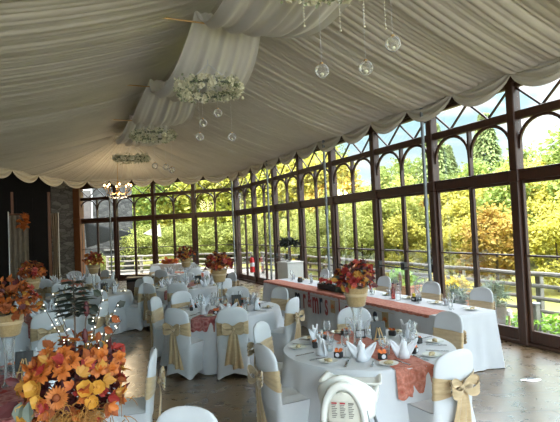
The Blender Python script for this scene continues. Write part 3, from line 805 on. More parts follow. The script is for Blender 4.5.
def make_fork():
    t = thing('table_fork', '', 'cutlery'); m = MB(); m.box((0,-.05,.004), (.011,.12,.005), bev=.002); m.build('handle', M_cut, t)
    m = MB(); m.box((0,.02,.004), (.022,.03,.004), bev=.002)
    for x in (-.009,-.003,.003,.009): m.box((x,.06,.005), (.003,.06,.003))
    m.build('tines', M_cut, t); return t
FK = Pool(make_fork())
def make_favour():
    t = thing('favour_box', '', 'box'); m = MB(); m.box((0,0,.028), (.075,.05,.055), bev=.004); m.build('carton', M_black, t)
    m = MB(); m.lathe([(0,0), (.02,0), (.02,.002), (0,.002)], 16, M=Matrix.Translation((0,-.0255,.03)) @ Matrix.Rotation(pi/2, 4, 'X')); m.build('round_sticker', M_nap, t)
    m = MB()
    for sx in (-1, 1):
        m.leaf((0,0,.06), (sx,.3,.6), (0,-1,.5), .05, .035); m.leaf((0,-.005,.06), (sx,-.5,.2), (0,-1,.5), .035, .026)
    m.build('butterfly', mat('orange_card', (.75,.18,.04), .6), t, smooth=False); return t
FV = Pool(make_favour())
def make_table_leaf():
    m = MB()
    for a in (-1.1,-.55,0,.55,1.1): m.leaf((0,0,.004), (sin(a), cos(a), .05), (0,0,1), .055*(1-.25*abs(a)), .026, curl=.05)
    return tag(m.build('fabric_leaf', M_orange, smooth=False), '', 'leaf')
LFO = Pool(make_table_leaf())
def make_table_leaf2():
    m = MB()
    for a in (-1.1,-.55,0,.55,1.1): m.leaf((0,0,.004), (sin(a), cos(a), .05), (0,0,1), .055*(1-.25*abs(a)), .026, curl=.05)
    return tag(m.build('fabric_leaf', M_red, smooth=False), '', 'leaf')
LFR = Pool(make_table_leaf2())
def make_easel():
    t = thing('mini_blackboard', '', 'blackboard'); ti = Matrix.Rotation(R(-14), 4, 'X')
    m = MB(); m.box((0,.012,.13), (.15,.012,.19), M=ti, bev=.003); m.build('board', M_black, t)
    for sx in (-1, 1):
        m = MB(); m.beam(ti @ Vector((sx*.055,.0,.0)), ti @ Vector((sx*.012,-.004,.16)), .010, .008); m.build('easel_leg', M_oakl, t)
    m = MB(); m.beam(ti @ Vector((0,-.004,.15)), (0,-.07,.0), .009, .008); m.build('easel_leg', M_oakl, t)
    m = MB(); m.beam(ti @ Vector((-.06,.0,.045)), ti @ Vector((.06,.0,.045)), .012, .010); m.build('easel_bar', M_oakl, t); return t
M_oakl = mat('pale_pine', (.55,.36,.17), .6, (.46,.29,.13), 20)
ES = Pool(make_easel())
def make_frame():
    t = thing('framed_card', '', 'card'); ti = Matrix.Rotation(R(-12), 4, 'X'); m = MB()
    for c, d in (((0,0,.008),(.11,.012,.016)), ((0,0,.082),(.11,.012,.016)), ((-.049,0,.045),(.012,.012,.06)), ((.049,0,.045),(.012,.012,.06))): m.box(c, d, M=ti, bev=.002)
    m.build('frame', M_black, t); m = MB(); m.box((0,.001,.045), (.088,.004,.06), M=ti); m.build('card', M_nap, t); return t
FRM = Pool(make_frame())

# ------------------------------------------------------------------ tables and their settings
VIEW = Vector((sin(.428), cos(.428)))
def where(dx, dy):
    d = Vector((dx, dy)); f = d.dot(VIEW); s = d.dot(Vector((VIEW.y, -VIEW.x))); a = math.degrees(math.atan2(s, -f)) % 360     # 0 near, 90 right
    return ['near', 'near right', 'right', 'far right', 'far', 'far left', 'left', 'near left'][int((a+22.5)//45) % 8]
SEEN = {}
def uniq(fmt, w, d):
    k = fmt % (w, d)
    SEEN[k] = SEEN.get(k, 0) + 1
    return k if SEEN[k] == 1 else fmt % (['', 'further ', 'outer ', 'last ', 'remaining ', 'extra '][min(5, SEEN[k]-1)] + w, d)
RT = .85
TABLES = dict(
 A=dict(c=(2.88,4.32), d='front table with the high chair', ch=[5, 64, 133, 186, 272], run=(-.11, M_lace, .36), seats=[5, 64, 98, 133, 186, 231, 272, 318], full=True),
 B=dict(c=(2.45,7.6), d='middle table with dark red flowers', ch=[-103, -143, 144, 113, -50, 18, 60], run=(-.7, M_lace2, .36), seats=[-103, -143, 144, 113, -50, 18, 60], full=True),
 C=dict(c=(2.75,11.3), d='table behind the middle one', ch=[-146, -113, 128, -60, 10, 75], run=(-.6, M_lace2, .36), seats=[-146, -113, 128, 170, -60, -15, 30, 75], full=False),
 D=dict(c=(.68,11.4), d='left table before the far doors', ch=[-88, -30, 20, 66, 118, 170], run=(.1, M_lace, .36), seats=[-88, -30, 20, 66, 118, 170, -140], full=False),
 E=dict(c=(-.34,8.9), d='left table with bare twigs', ch=[-78, -30, 30, 95], run=(.2, M_lace2, .36), seats=[-78, -30, 15, 60, 105], full=False),
 F=dict(c=(-.38,4.85), d='table with chalkboard at left edge', ch=[-10, 70], run=(0, M_lace2, .5), seats=[-10, 35, 70, -50, 110], full=True),
 G=dict(c=(.02,2.16), d='foreground table with biggest bouquet', ch=[50], run=(.3, M_lace2, .4), seats=[100], full=False),
 H=dict(c=(3.5,15.1), d='far table by glass corner', ch=[-130, -85, -40, 10, 60, 120], run=(.4, M_lace, .36), seats=[-130, -85, -40, 10, 60, 120], full=False),
 I=dict(c=(.35,15.0), d='farthest table by stone pier', ch=[-60, -15, 30, 80, 130, -120], run=(.2, M_lace, .36), seats=[-60, -15, 30, 80, 130, -120], full=False))
for i, (k, T) in enumerate(TABLES.items()):
    cx, cy = T['c']; d = T['d']
    TBP.put((cx, cy, 0), 0, 'round table under a floor-length white cloth: the ' + d, 'round tables')
    o = round_cloth(RT, i+1).build('tablecloth', M_cloth); o.location = (cx, cy, 0); tag(o, 'white floor-length cloth on the ' + d, 'tablecloth', 'round white tablecloths')
    a, ml, w = T['run']; o = runner_mb(RT, w, .16 if k != 'A' else .22).build('table_runner', ml); o.location = (cx, cy, 0); o.rotation_euler = (0, 0, a)
    tag(o, ('terracotta' if ml is M_lace else 'burgundy') + ' lace runner across the ' + d, 'table runner', 'lace runners on round tables')
    for ang in T['ch']:
        q = R(ang); rr = .93 if k != 'G' else .80; x, y = cx + rr*cos(q), cy + rr*sin(q)
        CH.put((x, y, 0), q + pi/2 + random.uniform(-.07,.07), uniq('white tan-sashed chair %s of the %s', where(cos(q), sin(q)), d), 'covered chairs at the round tables')
    for ang in T['seats']:
        q = R(ang); w = where(cos(q), sin(q)); ux, uy = cos(q), sin(q); px, py = -sin(q), cos(q); rz = q + pi/2
        def at(rad, side, z=.757): return (cx + ux*rad + px*side, cy + uy*rad + py*side, z)
        if not (k == 'A' and ang in (98, 318)):
            NAP.put(at(.56, 0), rz + pi + random.uniform(-.4,.4), uniq('white fan-folded napkin, %s setting of the %s', w, d), 'folded napkins', 1.0 if k in 'AF' else .95)
        WG.put(at(.47, -.16), rz, uniq('clear wine glass, %s setting of the %s', w, d), 'wine glasses')
        if k != 'G': PLT.put(at(.66, .19 if k != 'A' else .24), rz, uniq('white bread plate, %s setting of the %s', w, d), 'bread plates')
        if T['full']:
            TMB.put(at(.41, -.08), 0, uniq('water tumbler, %s setting of the %s', w, d), 'water tumblers')
            KN.put(at(.68, -.12), rz+pi, uniq('steel knife, %s setting of the %s', w, d), 'table knives')
            FK.put(at(.68, .10), rz+pi, uniq('steel fork, %s setting of the %s', w, d), 'table forks')
            FV.put(at(.50, .18), rz + .5, uniq('black favour box, %s setting of the %s', w, d), 'favour boxes')
    rl = random.Random(i+40)
    for j in range(8 if T['full'] else 5):
        rr = rl.uniform(.16, .42); aa = a + pi/2*(1 if j % 2 else -1) + rl.uniform(-.9,.9)
        (LFO if j % 2 else LFR).put((cx + rr*cos(aa), cy + rr*sin(aa), .764), rl.uniform(0, 6), '%s fabric maple leaf scattered on the %s' % ('orange' if j % 2 else 'red', d), '%s leaves on the %s' % ('orange' if j % 2 else 'red', d))
# centrepieces
pal_rust = [('maple_leaves', M_rust, .55), ('orange_leaves', M_orange, .5), ('gold_leaves', M_leafgold, .12), ('dark_leaves', M_burg, .2)]
pal_red = [('red_leaves', M_red, .28), ('maple_leaves', M_rust, .3), ('dark_leaves', M_burg, .5), ('orange_leaves', M_orange, .3), ('gold_leaves', M_leafgold, .1)]
pal_mix = [('maple_leaves', M_red, .17), ('orange_leaves', M_orange, .28), ('burgundy_leaves', M_burg, .35), ('dark_leaves', M_dkgreen, .4), ('coral_leaves', M_coral, .13), ('gold_leaves', M_leafgold, .22)]
for k, seed, pal, nm in (('A', 5, pal_mix, 'red, coral and orange'), ('B', 6, pal_red, 'dark red and burgundy'), ('C', 8, pal_mix, 'orange and dark red'), ('D', 9, pal_rust, 'rust brown'), ('E', 10, pal_rust, 'rust orange'), ('F', 11, pal_rust, 'bright rust orange')):
    T = TABLES[k]; cx, cy = T['c']; ox = {'A': (-.14, -.05), 'B': (-.08, 0), 'C': (.0, 0), 'D': (.1, 0), 'E': (.03, 0), 'F': (.02, 0)}[k]
    VS.put((cx+ox[0], cy+ox[1], .758), seed, 'clear glass vase-stand under the flower pot, ' + T['d'], 'glass vase stands')
    o = make_arr('potted_bouquet', seed, pal, R0={'F': .23, 'B': .215, 'C': .22, 'A': .195}.get(k, .19), dense=10, stems=9 if k in 'AE' else 6, label=nm + ' bouquet in a hessian pot, ' + T['d'])
    o.location = (cx+ox[0], cy+ox[1], 1.182)

# the big foreground bouquet
def big_bouquet(loc):
    r = random.Random(77); t = thing('autumn_bouquet', 'largest bouquet of orange, mustard and rust flowers with lit twigs, bottom left foreground', 'flower arrangement', loc)
    pot_mb(.13, .09, .19).build('hessian_pot', M_hess, t)
    c0 = Vector((0,0,.29)); R0 = .225
    right = Vector((VIEW.y, -VIEW.x, 0)); back = Vector((VIEW.x, VIEW.y, 0)); up = Vector((0,0,1))
    def P(sx, sz, dep=None):                                     # right, up from the middle of the ball, towards the viewer on its surface
        q = max(0.0, R0*R0 - sx*sx - sz*sz)**.5 if dep is None else dep
        return c0 + right*sx + up*sz - back*q*.9
    m = MB()
    for i in range(170):
        d = rdir(r, -.5); q = R0*r.uniform(.35, .8); m.leaf(c0 + d*q, d + Vector((r.gauss(0,.6), r.gauss(0,.6), r.gauss(0,.5))), d, r.uniform(.06,.10), .04)
    m.build('dark_leaves', M_burg, t, smooth=False)
    m = MB()
    for i in range(120):
        d = rdir(r, -.5); q = R0*r.uniform(.5, .95); m.leaf(c0 + d*q, d + Vector((r.gauss(0,.7), r.gauss(0,.7), r.gauss(0,.5))), d, r.uniform(.05,.08), .04)
    m.build('rust_leaves', M_rust, t, smooth=False)
    for nm, m_, cnt in (('orange_maple_leaves', M_orange, 46), ('gold_leaves', M_leafgold, 26), ('red_leaves', M_red, 30)):
        m = MB()
        for i in range(cnt):
            d = rdir(r, -.5); pt = c0 + d*R0*r.uniform(.85, 1.02); dd = d + Vector((r.gauss(0,.8), r.gauss(0,.8), r.gauss(0,.6))); sd = dd.cross(d); L_ = r.uniform(.045,.07)
            m.leaf(pt, dd, d, L_, L_*.6)
            for sg in (-1, 1): m.leaf(pt, dd.normalized() + sd.normalized()*sg*.9, d, L_*.75, L_*.42)
        m.build(nm, m_, t, smooth=False)
    def petals(nm, m_, c, d, sz, lay, n, wid=.75): bloom(r, c, d, sz, lay, n, wid).build(nm, m_, t, smooth='full')
    O2 = mat('tangerine_petal', (.56,.17,.025), .55, (.44,.10,.015), 25, trans=.25)
    for sx, sz in ((-.12,.13), (-.075,.10), (-.03,.15), (.015,.115), (-.08,.17), (.0,.175), (-.13,.085), (.045,.15)):    # orange heads along the top left
        petals('orange_flower', O2, P(sx, sz), -back + up*.7 + right*sx*3, .042, 2, 9, .5)
    for sx, sz in ((.11,.13), (.15,.10), (.19,.09), (.145,.15), (.20,.12)):
        petals('red_orange_flower', O2 if sx > .14 else M_red, P(sx, sz), -back + up*.6 + right*sx*3, .034, 2, 6, .7)
    for sx, sz, sz_ in ((-.095,.05,.050), (-.07,.0,.042), (.115,.04,.050), (.155,.035,.044), (.135,-.02,.042), (-.15,-.06,.05), (-.12,-.10,.044)):          # mustard hydrangea-like cupped heads
        m = MB(); d = (-back + up*.25 + right*sx*2).normalized(); a = d.orthogonal().normalized(); b_ = d.cross(a); c = P(sx, sz)
        for k in range(4):
            th = 2*pi*k/4 + .4; o = a*cos(th) + b_*sin(th); m.leaf(c - o*.006, o + d*.55, d - o*.4, sz_*1.15, sz_*1.15, curl=-.25)
        m.ball(c + d*.006, .010, 6); m.build('mustard_flower', mat('mustard_petal', (.66,.36,.06), .5, (.55,.25,.03), 20, trans=.25) if 'mustard_petal' not in MATS else MATS['mustard_petal'], t, smooth='full')
    gm = MB(); c = P(.005, .015); d = (-back + up*.15).normalized(); a = d.orthogonal().normalized(); b_ = d.cross(a)
    for l in range(3):
        for k in range(18):
            th = 2*pi*(k+.33*l)/18; o = a*cos(th) + b_*sin(th); gm.leaf(c + o*.012 - d*.004*l, o*(.6+.3*l) + d*.5, d, .040, .012, curl=.2)
    gm.build('gerbera', mat('apricot_petal', (.58,.20,.05), .55, (.48,.14,.03), 25, trans=.2), t, smooth=False)
    gm = MB(); gm.ball(c + d*.01, .017, 10); gm.build('gerbera_eye', M_rust, t)
    m = MB()                                                      # dry mossy fronds lower right
    for i in range(260):
        c = P(r.gauss(.06,.07), r.gauss(-.10,.045)); d = Vector((r.gauss(0,1), r.gauss(0,1), r.gauss(-.1,.8))) - back*.5
        m.tube([c, c + d.normalized()*.03, c + d.normalized()*.05 + Vector((0,0,-.012)), c + d.normalized()*.065 + Vector((0,0,-.03))], [.0022,.002,.0016,.001], 4)
    m.build('dried_fronds', mat('dried_frond', (.34,.16,.03), .8, (.24,.09,.02), 10), t, smooth=False)
    m = MB()
    for a in (-1.2,-.6,0,.6,1.2):
        c = P(.055, -.15); m.leaf(c, right*sin(a) - up*cos(a)*.9 - back*.35, -back, .075*(1-.2*abs(a)), .04)
    m.build('coral_leaf', M_coral, t, smooth=False)
    for sx, sz, dx, dz, L_, m_ in ((-.20,-.02,-.8,-.6,.11,M_burg), (-.17,-.01,-.2,-.9,.085,M_sage), (-.12,-.0,.1,-1,.09,M_sage), (-.19,.06,-.9,.2,.07,M_burg), (-.06,-.13,-.1,-1,.07,M_dkgreen), (-.10,-.15,-.5,-.7,.08,M_sage), (-.02,-.15,.2,-1,.08,M_dkgreen), (-.17,-.17,-.7,-.4,.07,M_dkgreen), (-.2,-.13,-1,-.2,.05,M_orange)):
        m = MB(); m.leaf(P(sx, sz) - back*.02, right*dx + up*dz - back*.3, -back, L_, L_*.55); m.build('large_leaf', m_, t, smooth=False)
    # tall stems: whorls of dark flat leaves, seed heads, twigs with small lights
    m = MB(); tp = c0 + right*.0 + up*.49; m.tube([c0, c0 + up*.35 + right*.004, tp], [.005,.004,.002], 6)
    m.build('tall_stem', M_twig, t)
    for j, (hh, sp) in enumerate(((.325,.085), (.345,.10), (.365,.10), (.39,.095), (.415,.085), (.44,.07), (.47,.055))):
        m = MB()
        for k in range(9):
            th = 2*pi*k/9 + j*.4; o = Vector((cos(th), sin(th), r.uniform(-.05,.12))); m.leaf(c0 + up*hh + o*.006, o, up, sp*r.uniform(.8,1.1), .034, curl=.08)
        m.build('leaf_whorl', M_dkgreen, t, smooth=False)
    for sx, z0, z1 in ((.055,.31,.385), (.045,.19,.26), (-.01,.16,.19)):
        m = MB(); b_ = c0 + right*sx*.5; m.tube([b_, c0 + right*sx + up*z0], .003, 5); m.build('seed_stem', M_twig, t)
        m = MB(); m.ball(c0 + right*(sx+.003) + up*((z0+z1)/2), (.013,.013,(z1-z0)/2), 10); m.build('seed_head', M_burg, t)
    for j, (sx, hz, dp) in enumerate(((.135,.42,0), (.19,.36,.03), (.235,.30,-.05), (-.09,.42,0), (-.15,.36,.03), (-.055,.34,-.06), (.10,.34,.06))):
        tip = c0 + right*sx + up*hz + back*dp; b_ = c0 + right*sx*.25 + up*.1; md = b_.lerp(tip, .5) + right*(.02 if sx < 0 else .012)
        m = MB(); m.tube([b_, md, tip], [.003,.0024,.0012], 5); tw_ = m.build('twig', M_twig, t)
        for k in range(7):
            q = .25 + .75*k/6; p = b_.lerp(md, q*2) if q < .5 else md.lerp(tip, q*2-1)
            m = MB(); m.ball(p + Vector((r.gauss(0,.012), r.gauss(0,.012), r.gauss(0,.008))), .0032, 6); m.build('light', M_berry, tw_)
        if j in (0, 1, 2, 6):
            for q in (.95, .7):
                p = b_.lerp(md, q*2) if q < .5 else md.lerp(tip, q*2-1); m = MB()
                m.leaf(p, right*(1 if j % 2 else -.8) + up*.5, -back, .05, .034); m.build('leaf', M_dkgreen if j != 2 else M_rust, tw_, smooth=False)
    return t
BQ = Vector((0,0,2)) + (fw*1 + rv*((76-280)/500) - uv*((386-211)/500))*2.28; BQ.z -= .29
big_bouquet(tuple(BQ))
v = MB(); v.lathe([(0,0), (.075,0), (.078,.006), (.05,.02), (.045,.2), (.06,.298), (.056,.298), (.04,.2), (.044,.03), (0,.02)], 18); vt = thing('glass_vase', 'clear glass vase-stand under the biggest bouquet in the foreground', 'vase', (BQ.x, BQ.y, BQ.z-.302)); v.build('body', M_glass, vt)

# extras on the front table and on the left table
ES.put((3.02,4.30,.764), R(-24), 'small blackboard on a pine easel, standing in the middle of the front table', 'mini blackboards')
FRM.put((3.0,4.62,.764), R(-24), 'small black framed card beside the vase on the front table', 'framed cards')
ES.put((-.27,5.06,.764), R(-10), 'small blackboard on a pine easel at the left edge of the photo', 'mini blackboards')
FRM.put((-.15,5.36,.764), R(10), 'small framed card behind the blackboard on the left edge table', 'framed cards')
ES.put((2.55,7.35,.764), R(-20), 'small blackboard on a pine easel on the middle round table', 'mini blackboards')
ES.put((2.95,11.1,.764), R(-20), 'small blackboard on a pine easel on the table behind the middle one', 'mini blackboards')
ES.put((.95,11.1,.764), R(-10), 'small blackboard on a pine easel on the far left table', 'mini blackboards')

# ------------------------------------------------------------------ high chair
def high_chair(loc, rz):
    t = thing('high_chair', 'white plastic high chair with grey metal legs at the near edge of the front table', 'high chair', loc, rz)
    # sitter faces +y; back at -y
    m = MB(); n = 28
    def outer(u, v):                                              # arched wrap: back and arms in one shell
        a = -pi*.5 + (u-.5)*pi*1.15; x = .20*cos(a); y = .17*sin(a) + .02
        top = .88 - .25*abs(u-.5)**1.5*2.8; bot = .52 + .16*(1-min(1, abs(u-.5)*2.6))*0 
        z = bot + (top-bot)*v; fl = 1 + .10*v
        return (x*fl, y*fl - .03*v, z)
    m.grid(outer, n, 12)
    sh = m.build('seat_shell', M_plast, t); s = sh.modifiers.new('th', 'SOLIDIFY'); s.thickness = .016; s.offset = 0
    m = MB()
    def inner(u, v):
        th = pi*v; w = .125*(sin(pi*min(1, .12+.88*(1-v)) / 2))**.5 if v < .999 else .02
        x = (u-.5)*2*.125*(1-v**4)**.5; z = .53 + .24*v; return (x, -.192 - .030*v - .02*cos((u-.5)*2.6), z)
    m.grid(inner, 14, 14); pn = m.build('back_panel', mat('cream_plastic', (.74,.71,.62), .4), t); s = pn.modifiers.new('th', 'SOLIDIFY'); s.thickness = .01
    m = MB()
    def ridge(u, v):
        a = pi*u; q = .135 + .035*v; return (q*cos(a), -.205 - .03*sin(a) - .016*sin(pi*v), .53 + sin(a)*(.255 + .055*v))
    m.grid(ridge, 26, 5); rm = m.build('back_arch', M_plast, t); s = rm.modifiers.new('th', 'SOLIDIFY'); s.thickness = .012
    pr = MB(); pr2 = MB()
    for cx_ in (-.062, 0, .062):                                  # three columns of small print
        for k in range(9):
            w = .040 - .012*((k*7+int(cx_*100)) % 3)/2; (pr2 if k == 0 and cx_ < .05 else pr).box((cx_ - .02 + w/2, -.2275 - .030*(.145 - k*.0145 + .03)/.24 - .004, .69 - k*.0135), (w, .003, .0045 if k else .010))
    pr.build('printed_notice', mat('grey_print', (.20,.18,.16), .8), pn, smooth=False); pr2.build('notice_heading', mat('red_print', (.5,.04,.05), .8), pn, smooth=False)
    m = MB(); m.box((0,.0,.535), (.33,.33,.03), bev=.012); m.build('seat', M_plast, t)
    m = MB()                                                      # tray with raised rim
    def tray(u, v):
        x = (u-.5)*.50; y = .13 + .30*v; e = max(abs(u-.5)*2, abs(v-.5)*2); return (x*(1-.10*v*v), y, .70 + (.030 if e > .93 else .0 + .022*max(0, e-.8)/.13))
    m.grid(tray, 24, 16); tr_ = m.build('tray', M_plast, t); s = tr_.modifiers.new('th', 'SOLIDIFY'); s.thickness = .012
    for sx in (-1, 1):
        m = MB(); m.box((sx*.205,.10,.655), (.045,.24,.075), bev=.015); m.build('arm', M_plast, t)
        for sy in (-1, 1):
            m = MB(); m.tube([(sx*.155, sy*.13, .60), (sx*.20, sy*.17, .40), (sx*.275, sy*.26, .02)], .0125, 10); lg = m.build('leg', M_steel, t)
            m = MB(); m.ball((sx*.277, sy*.263, .014), (.017,.017,.014), 8); m.build('foot', M_plast, lg)
    return t
high_chair((2.06, 3.40, 0), R(-40))

# ------------------------------------------------------------------ head table
HX0, HX1, HY0, HY1 = 4.52, 5.42, 5.0, 11.0
ht = thing('long_head_table', 'long straight head table along the glass wall', 'table', ((HX0+HX1)/2, 8, 0))
m = MB(); m.box((0,0,.725), (HX1-HX0-.03, HY1-HY0-.03, .03)); m.build('tabletop', M_oak, ht)
for y in (-2.8, -1, 1, 2.8):
    for x in (-.35, .35):
        m = MB(); m.tube([(x,y,0), (x,y,.71)], .018, 8); m.build('leg', M_black, ht)
def head_cloth():
    m = MB(); lx, ly = (HX1-HX0)/2, (HY1-HY0)/2; peri = []
    n = 360; per = 4*(lx+ly)
    for i in range(n):
        s_ = per*i/n
        if s_ < 2*ly: p, nn = (-lx, -ly+s_), (-1, 0)
        elif s_ < 2*ly+2*lx: p, nn = (-lx + (s_-2*ly), ly), (0, 1)
        elif s_ < 4*ly+2*lx: p, nn = (lx, ly - (s_-2*ly-2*lx)), (1, 0)
        else: p, nn = (lx - (s_-4*ly-2*lx), -ly), (0, -1)
        peri.append((p, nn, s_))
    zs = [.750, .742, .70, .58, .42, .25, .10, .008]
    def fn(u, v):
        i = int(round(u*n)) % n; k = int(round(v*7)); p, nn, s_ = peri[i]; d = (.75-zs[k])/.75
        corner = max(0, 1 - min(abs(abs(p[0])-lx) + abs(abs(p[1])-ly), .25)/.25)
        o = .006*(k > 0) + .03*d + .016*d*(sin(s_*9) + .7*sin(s_*15.3+1) + .4*sin(s_*31)) + .10*corner*d
        return (p[0] + nn[0]*o, p[1] + nn[1]*o, zs[k])
    m.grid(fn, n, 7, wrap=True); m.box((0,0,.751), (2*lx, 2*ly, .004)); return m
o = head_cloth().build('tablecloth', M_cloth); o.location = ((HX0+HX1)/2, 8, 0); tag(o, 'white floor-length cloth on the long head table', 'tablecloth')
m = MB()
def hr(u, v):
    y = 5.25 + (10.95-5.25)*v; wob = .012*abs(sin(v*120))
    if u < .72: return (HX0 + .34*(1-u/.72) - .0 - (.008 if u > .7 else 0), y, .757 + .002*sin(v*90+u*9))
    e = (u-.72)/.28; return (HX0 - .028 - .008*e, y, -.035*e - wob*e + .757)
m.grid(hr, 12, 200)
tag(m.build('table_runner', M_lace), 'terracotta lace runner along the front edge of the head table', 'table runner')
# letter bunting across the front
bn = thing('letter_bunting', 'bunting of navy and burgundy card letters reading mr & mrs on the head table front', 'bunting', (HX0-.10, 8, .70))
def letter(ch, y, z, h, m_, rot=0):
    cu = bpy.data.curves.new('letter', 'FONT'); cu.body = ch; cu.size = h; cu.extrude = .003; cu.offset = .006; cu.align_x = 'CENTER'; cu.align_y = 'CENTER'
    ob = bpy.data.objects.new('tmp', cu); COL.objects.link(ob); dg = bpy.context.evaluated_depsgraph_get(); me = bpy.data.meshes.new_from_object(ob.evaluated_get(dg))
    bpy.data.objects.remove(ob); me.materials.clear(); me.materials.append(m_)
    o = bpy.data.objects.new('letter', me); COL.objects.link(o); o.parent = bn; o.location = (0, y-8, z-.70); o.rotation_euler = Euler((pi/2, rot, -pi/2)); o.scale = (.66, 1.25, 1); return o
LET = [('m', 9.02, .57, .50, M_navy), ('r', 8.73, .58, .46, M_redc), ('&', 8.52, .58, .34, M_redc), ('m', 8.28, .56, .50, M_redc), ('r', 8.07, .58, .48, M_navy), ('s', 7.87, .57, .46, M_redc),
       ('J', 7.42, .555, .36, M_redc), ('o', 7.18, .55, .46, M_redc), ('n', 6.62, .545, .50, M_redc), ('s', 6.38, .545, .54, M_navy)]
for ch, y, z, h, m_ in LET: letter(ch, y, z, h, m_)
for y in (7.65, 6.13):
    m = MB(); m.box((.004, y-8, -.13), (.006, .15, .22)); c = m.build('hessian_card', M_hess, bn)
    m = MB()
    for a in (-1.1,-.55,0,.55,1.1): m.leaf((-.004, y-8, -.16), (-.1, sin(a), cos(a)), (-1,0,0), .085*(1-.2*abs(a)), .045)
    m.build('leaf', M_orange, c, smooth=False)
m = MB(); m.tube([(.0, 9.25-8-(9.25-5.9)*i/30, -.005 - .02*abs(sin(i*.75))) for i in range(31)], .004, 5); m.build('string', M_hess, bn)
for y, l in ((10.45, 'farthest covered chair behind the head table'), (9.55, 'covered chair second from the far end behind the head table'), (8.1, 'covered chair behind the middle of the head table'),
             (6.75, 'second covered chair from the right behind the head table'), (5.65, 'rightmost covered chair behind the head table')):
    CH.put((5.62, y, 0), pi/2 + random.uniform(-.06,.06), 'white and tan ' + l, 'chairs behind the head table')
# trough of red flowers
M_redfl = mat('scarlet_petal', (.62,.03,.03), .5, (.50,.015,.02), 12, trans=.2)
tgh = thing('flower_trough', 'long dark trough of red flowers on the head table', 'planter', (4.78, 8.15, .758), R(90))
m = MB(); m.box((0,0,.05), (1.15,.14,.10), bev=.01); m.build('box', M_black, tgh)
r_ = random.Random(4)
for k in range(16):
    bloom(r_, Vector((-.53 + 1.06*k/15, r_.uniform(-.04,.04), .15 + r_.uniform(0,.04))), Vector((r_.gauss(0,.5)+.0, r_.gauss(0,.5), 1)), .06, 2, 6).build('flower', [M_redfl, M_redfl, M_coral, M_red][k % 4], tgh, smooth=False)
m = MB()
for k in range(90): m.leaf((r_.uniform(-.56,.56), r_.uniform(-.06,.06), .10), (r_.gauss(0,1), r_.gauss(0,1), .7), (0,0,1), .06, .035)
m.build('foliage', M_dkgreen, tgh, smooth=False)
ws = ['at the far end', 'second from the far end', 'third from the far end', 'by the middle', 'right of the middle', 'second from the near end', 'at the near end']
for j, y in enumerate((10.5, 9.6, 8.95, 7.3, 6.75, 6.1, 5.4)):
    WG.put((5.02, y, .757), 0, 'clear wine glass on the head table, ' + ws[j], 'wine glasses', 1.12)
    TMB.put((5.12, y+.12, .757), 0, 'water tumbler on the head table, ' + ws[j], 'water tumblers')
    PLT.put((5.2, y-.2, .757), 0, 'white bread plate on the head table, ' + ws[j], 'bread plates', 1.15)
    NAP.put((5.22, y+.32, .757), pi/2, 'white folded napkin on the head table, ' + ws[j], 'folded napkins', .55)
    KN.put((5.28, y-.02, .757), pi/2, 'steel knife on the head table, ' + ws[j], 'table knives')
def bottle(loc, label, m_):
    t = thing('glass_bottle', label, 'bottle', loc); m = MB(); m.lathe([(0,0), (.034,0), (.036,.01), (.036,.15), (.014,.20), (.013,.25), (0,.25)], 14); m.build('body', m_, t)
    m = MB(); m.lathe([(.015,.245), (.015,.262), (0,.262)], 10); m.build('cap', M_black, t)
M_pinkl = glass('pink_glass', (.75,.30,.28), 1.2)
bottle((4.98, 6.52, .757), 'clear glass water bottle on the head table right of the front bouquet', M_glass); bottle((5.0, 6.68, .757), 'pink glass bottle beside the clear one on the head table', M_pinkl)
bx = thing('gift_box', 'small black box with yellow card near the right end of the head table', 'box', (5.14, 6.28, .757)); m = MB(); m.box((0,0,.035), (.13,.10,.07), bev=.006); m.build('carton', M_black, bx)
m = MB(); m.box((-.03,.02,.095), (.05,.03,.05), bev=.004); m.build('card', M_yel, bx); m = MB(); m.box((-.066,0,.035), (.003,.06,.03)); m.build('label', M_nap, bx)
bx = thing('dark_jar', 'small dark jar on the far end of the head table', 'jar', (4.98, 10.0, .757)); m = MB(); m.lathe([(0,0), (.05,0), (.06,.05), (.045,.10), (0,.10)], 14); m.build('body', M_black, bx); m = MB(); m.lathe([(.047,.10), (.047,.115), (0,.12)], 12); m.build('lid', M_brass, bx)

# ------------------------------------------------------------------ odd things along the walls
pl_ = thing('display_plinth', 'white square plinth standing behind the far end of the head table', 'plinth', (5.75, 12.1, 0), R(8))
m = MB(); m.box((0,0,.52), (.50,.50,1.04), bev=.008); m.build('body', M_white, pl_); m = MB(); m.box((0,0,1.055), (.54,.54,.03), bev=.006); m.build('top_board', M_white, pl_)
m = MB(); m.box((0,0,.03), (.53,.53,.06), bev=.006); m.build('skirting', M_white, pl_)
ps = thing('candlestick_plant', 'dark green plant spray on a thin stand on the white plinth', 'plant', (5.72, 12.1, 1.07))
m = MB(); m.lathe([(0,0), (.07,0), (.07,.012), (.012,.02), (.01,.36), (.05,.40), (.05,.42), (0,.42)], 12); m.build('stand', M_iron, ps)
m = clump(420, (.26,.26,.14), 9, (.10,.04), sub=14); m.v = [(x, y, z+.50) for x, y, z in m.v]; m.build('foliage', M_dkgreen, ps, smooth=False)
m = MB(); m.tube([(0,0,.45), (.01,0,.8)], .006, 6); m.build('candle', M_nap, ps)
ft = thing('fire_extinguisher', 'red fire extinguisher hung on a dark glass-wall post near the corner', 'extinguisher', (W-.175, L-B-.02, .42)); ft.scale = (.85,.85,.85)
m = MB(); m.lathe([(0,.0), (.10,.0), (.10,.52), (.06,.62), (.03,.64), (0,.64)], 18); m.build('cylinder', M_redp, ft); m = MB(); m.box((0,0,.67), (.05,.05,.07), bev=.008); m.box((0,-.06,.71), (.03,.16,.02), bev=.006); m.build('valve', M_black, ft)
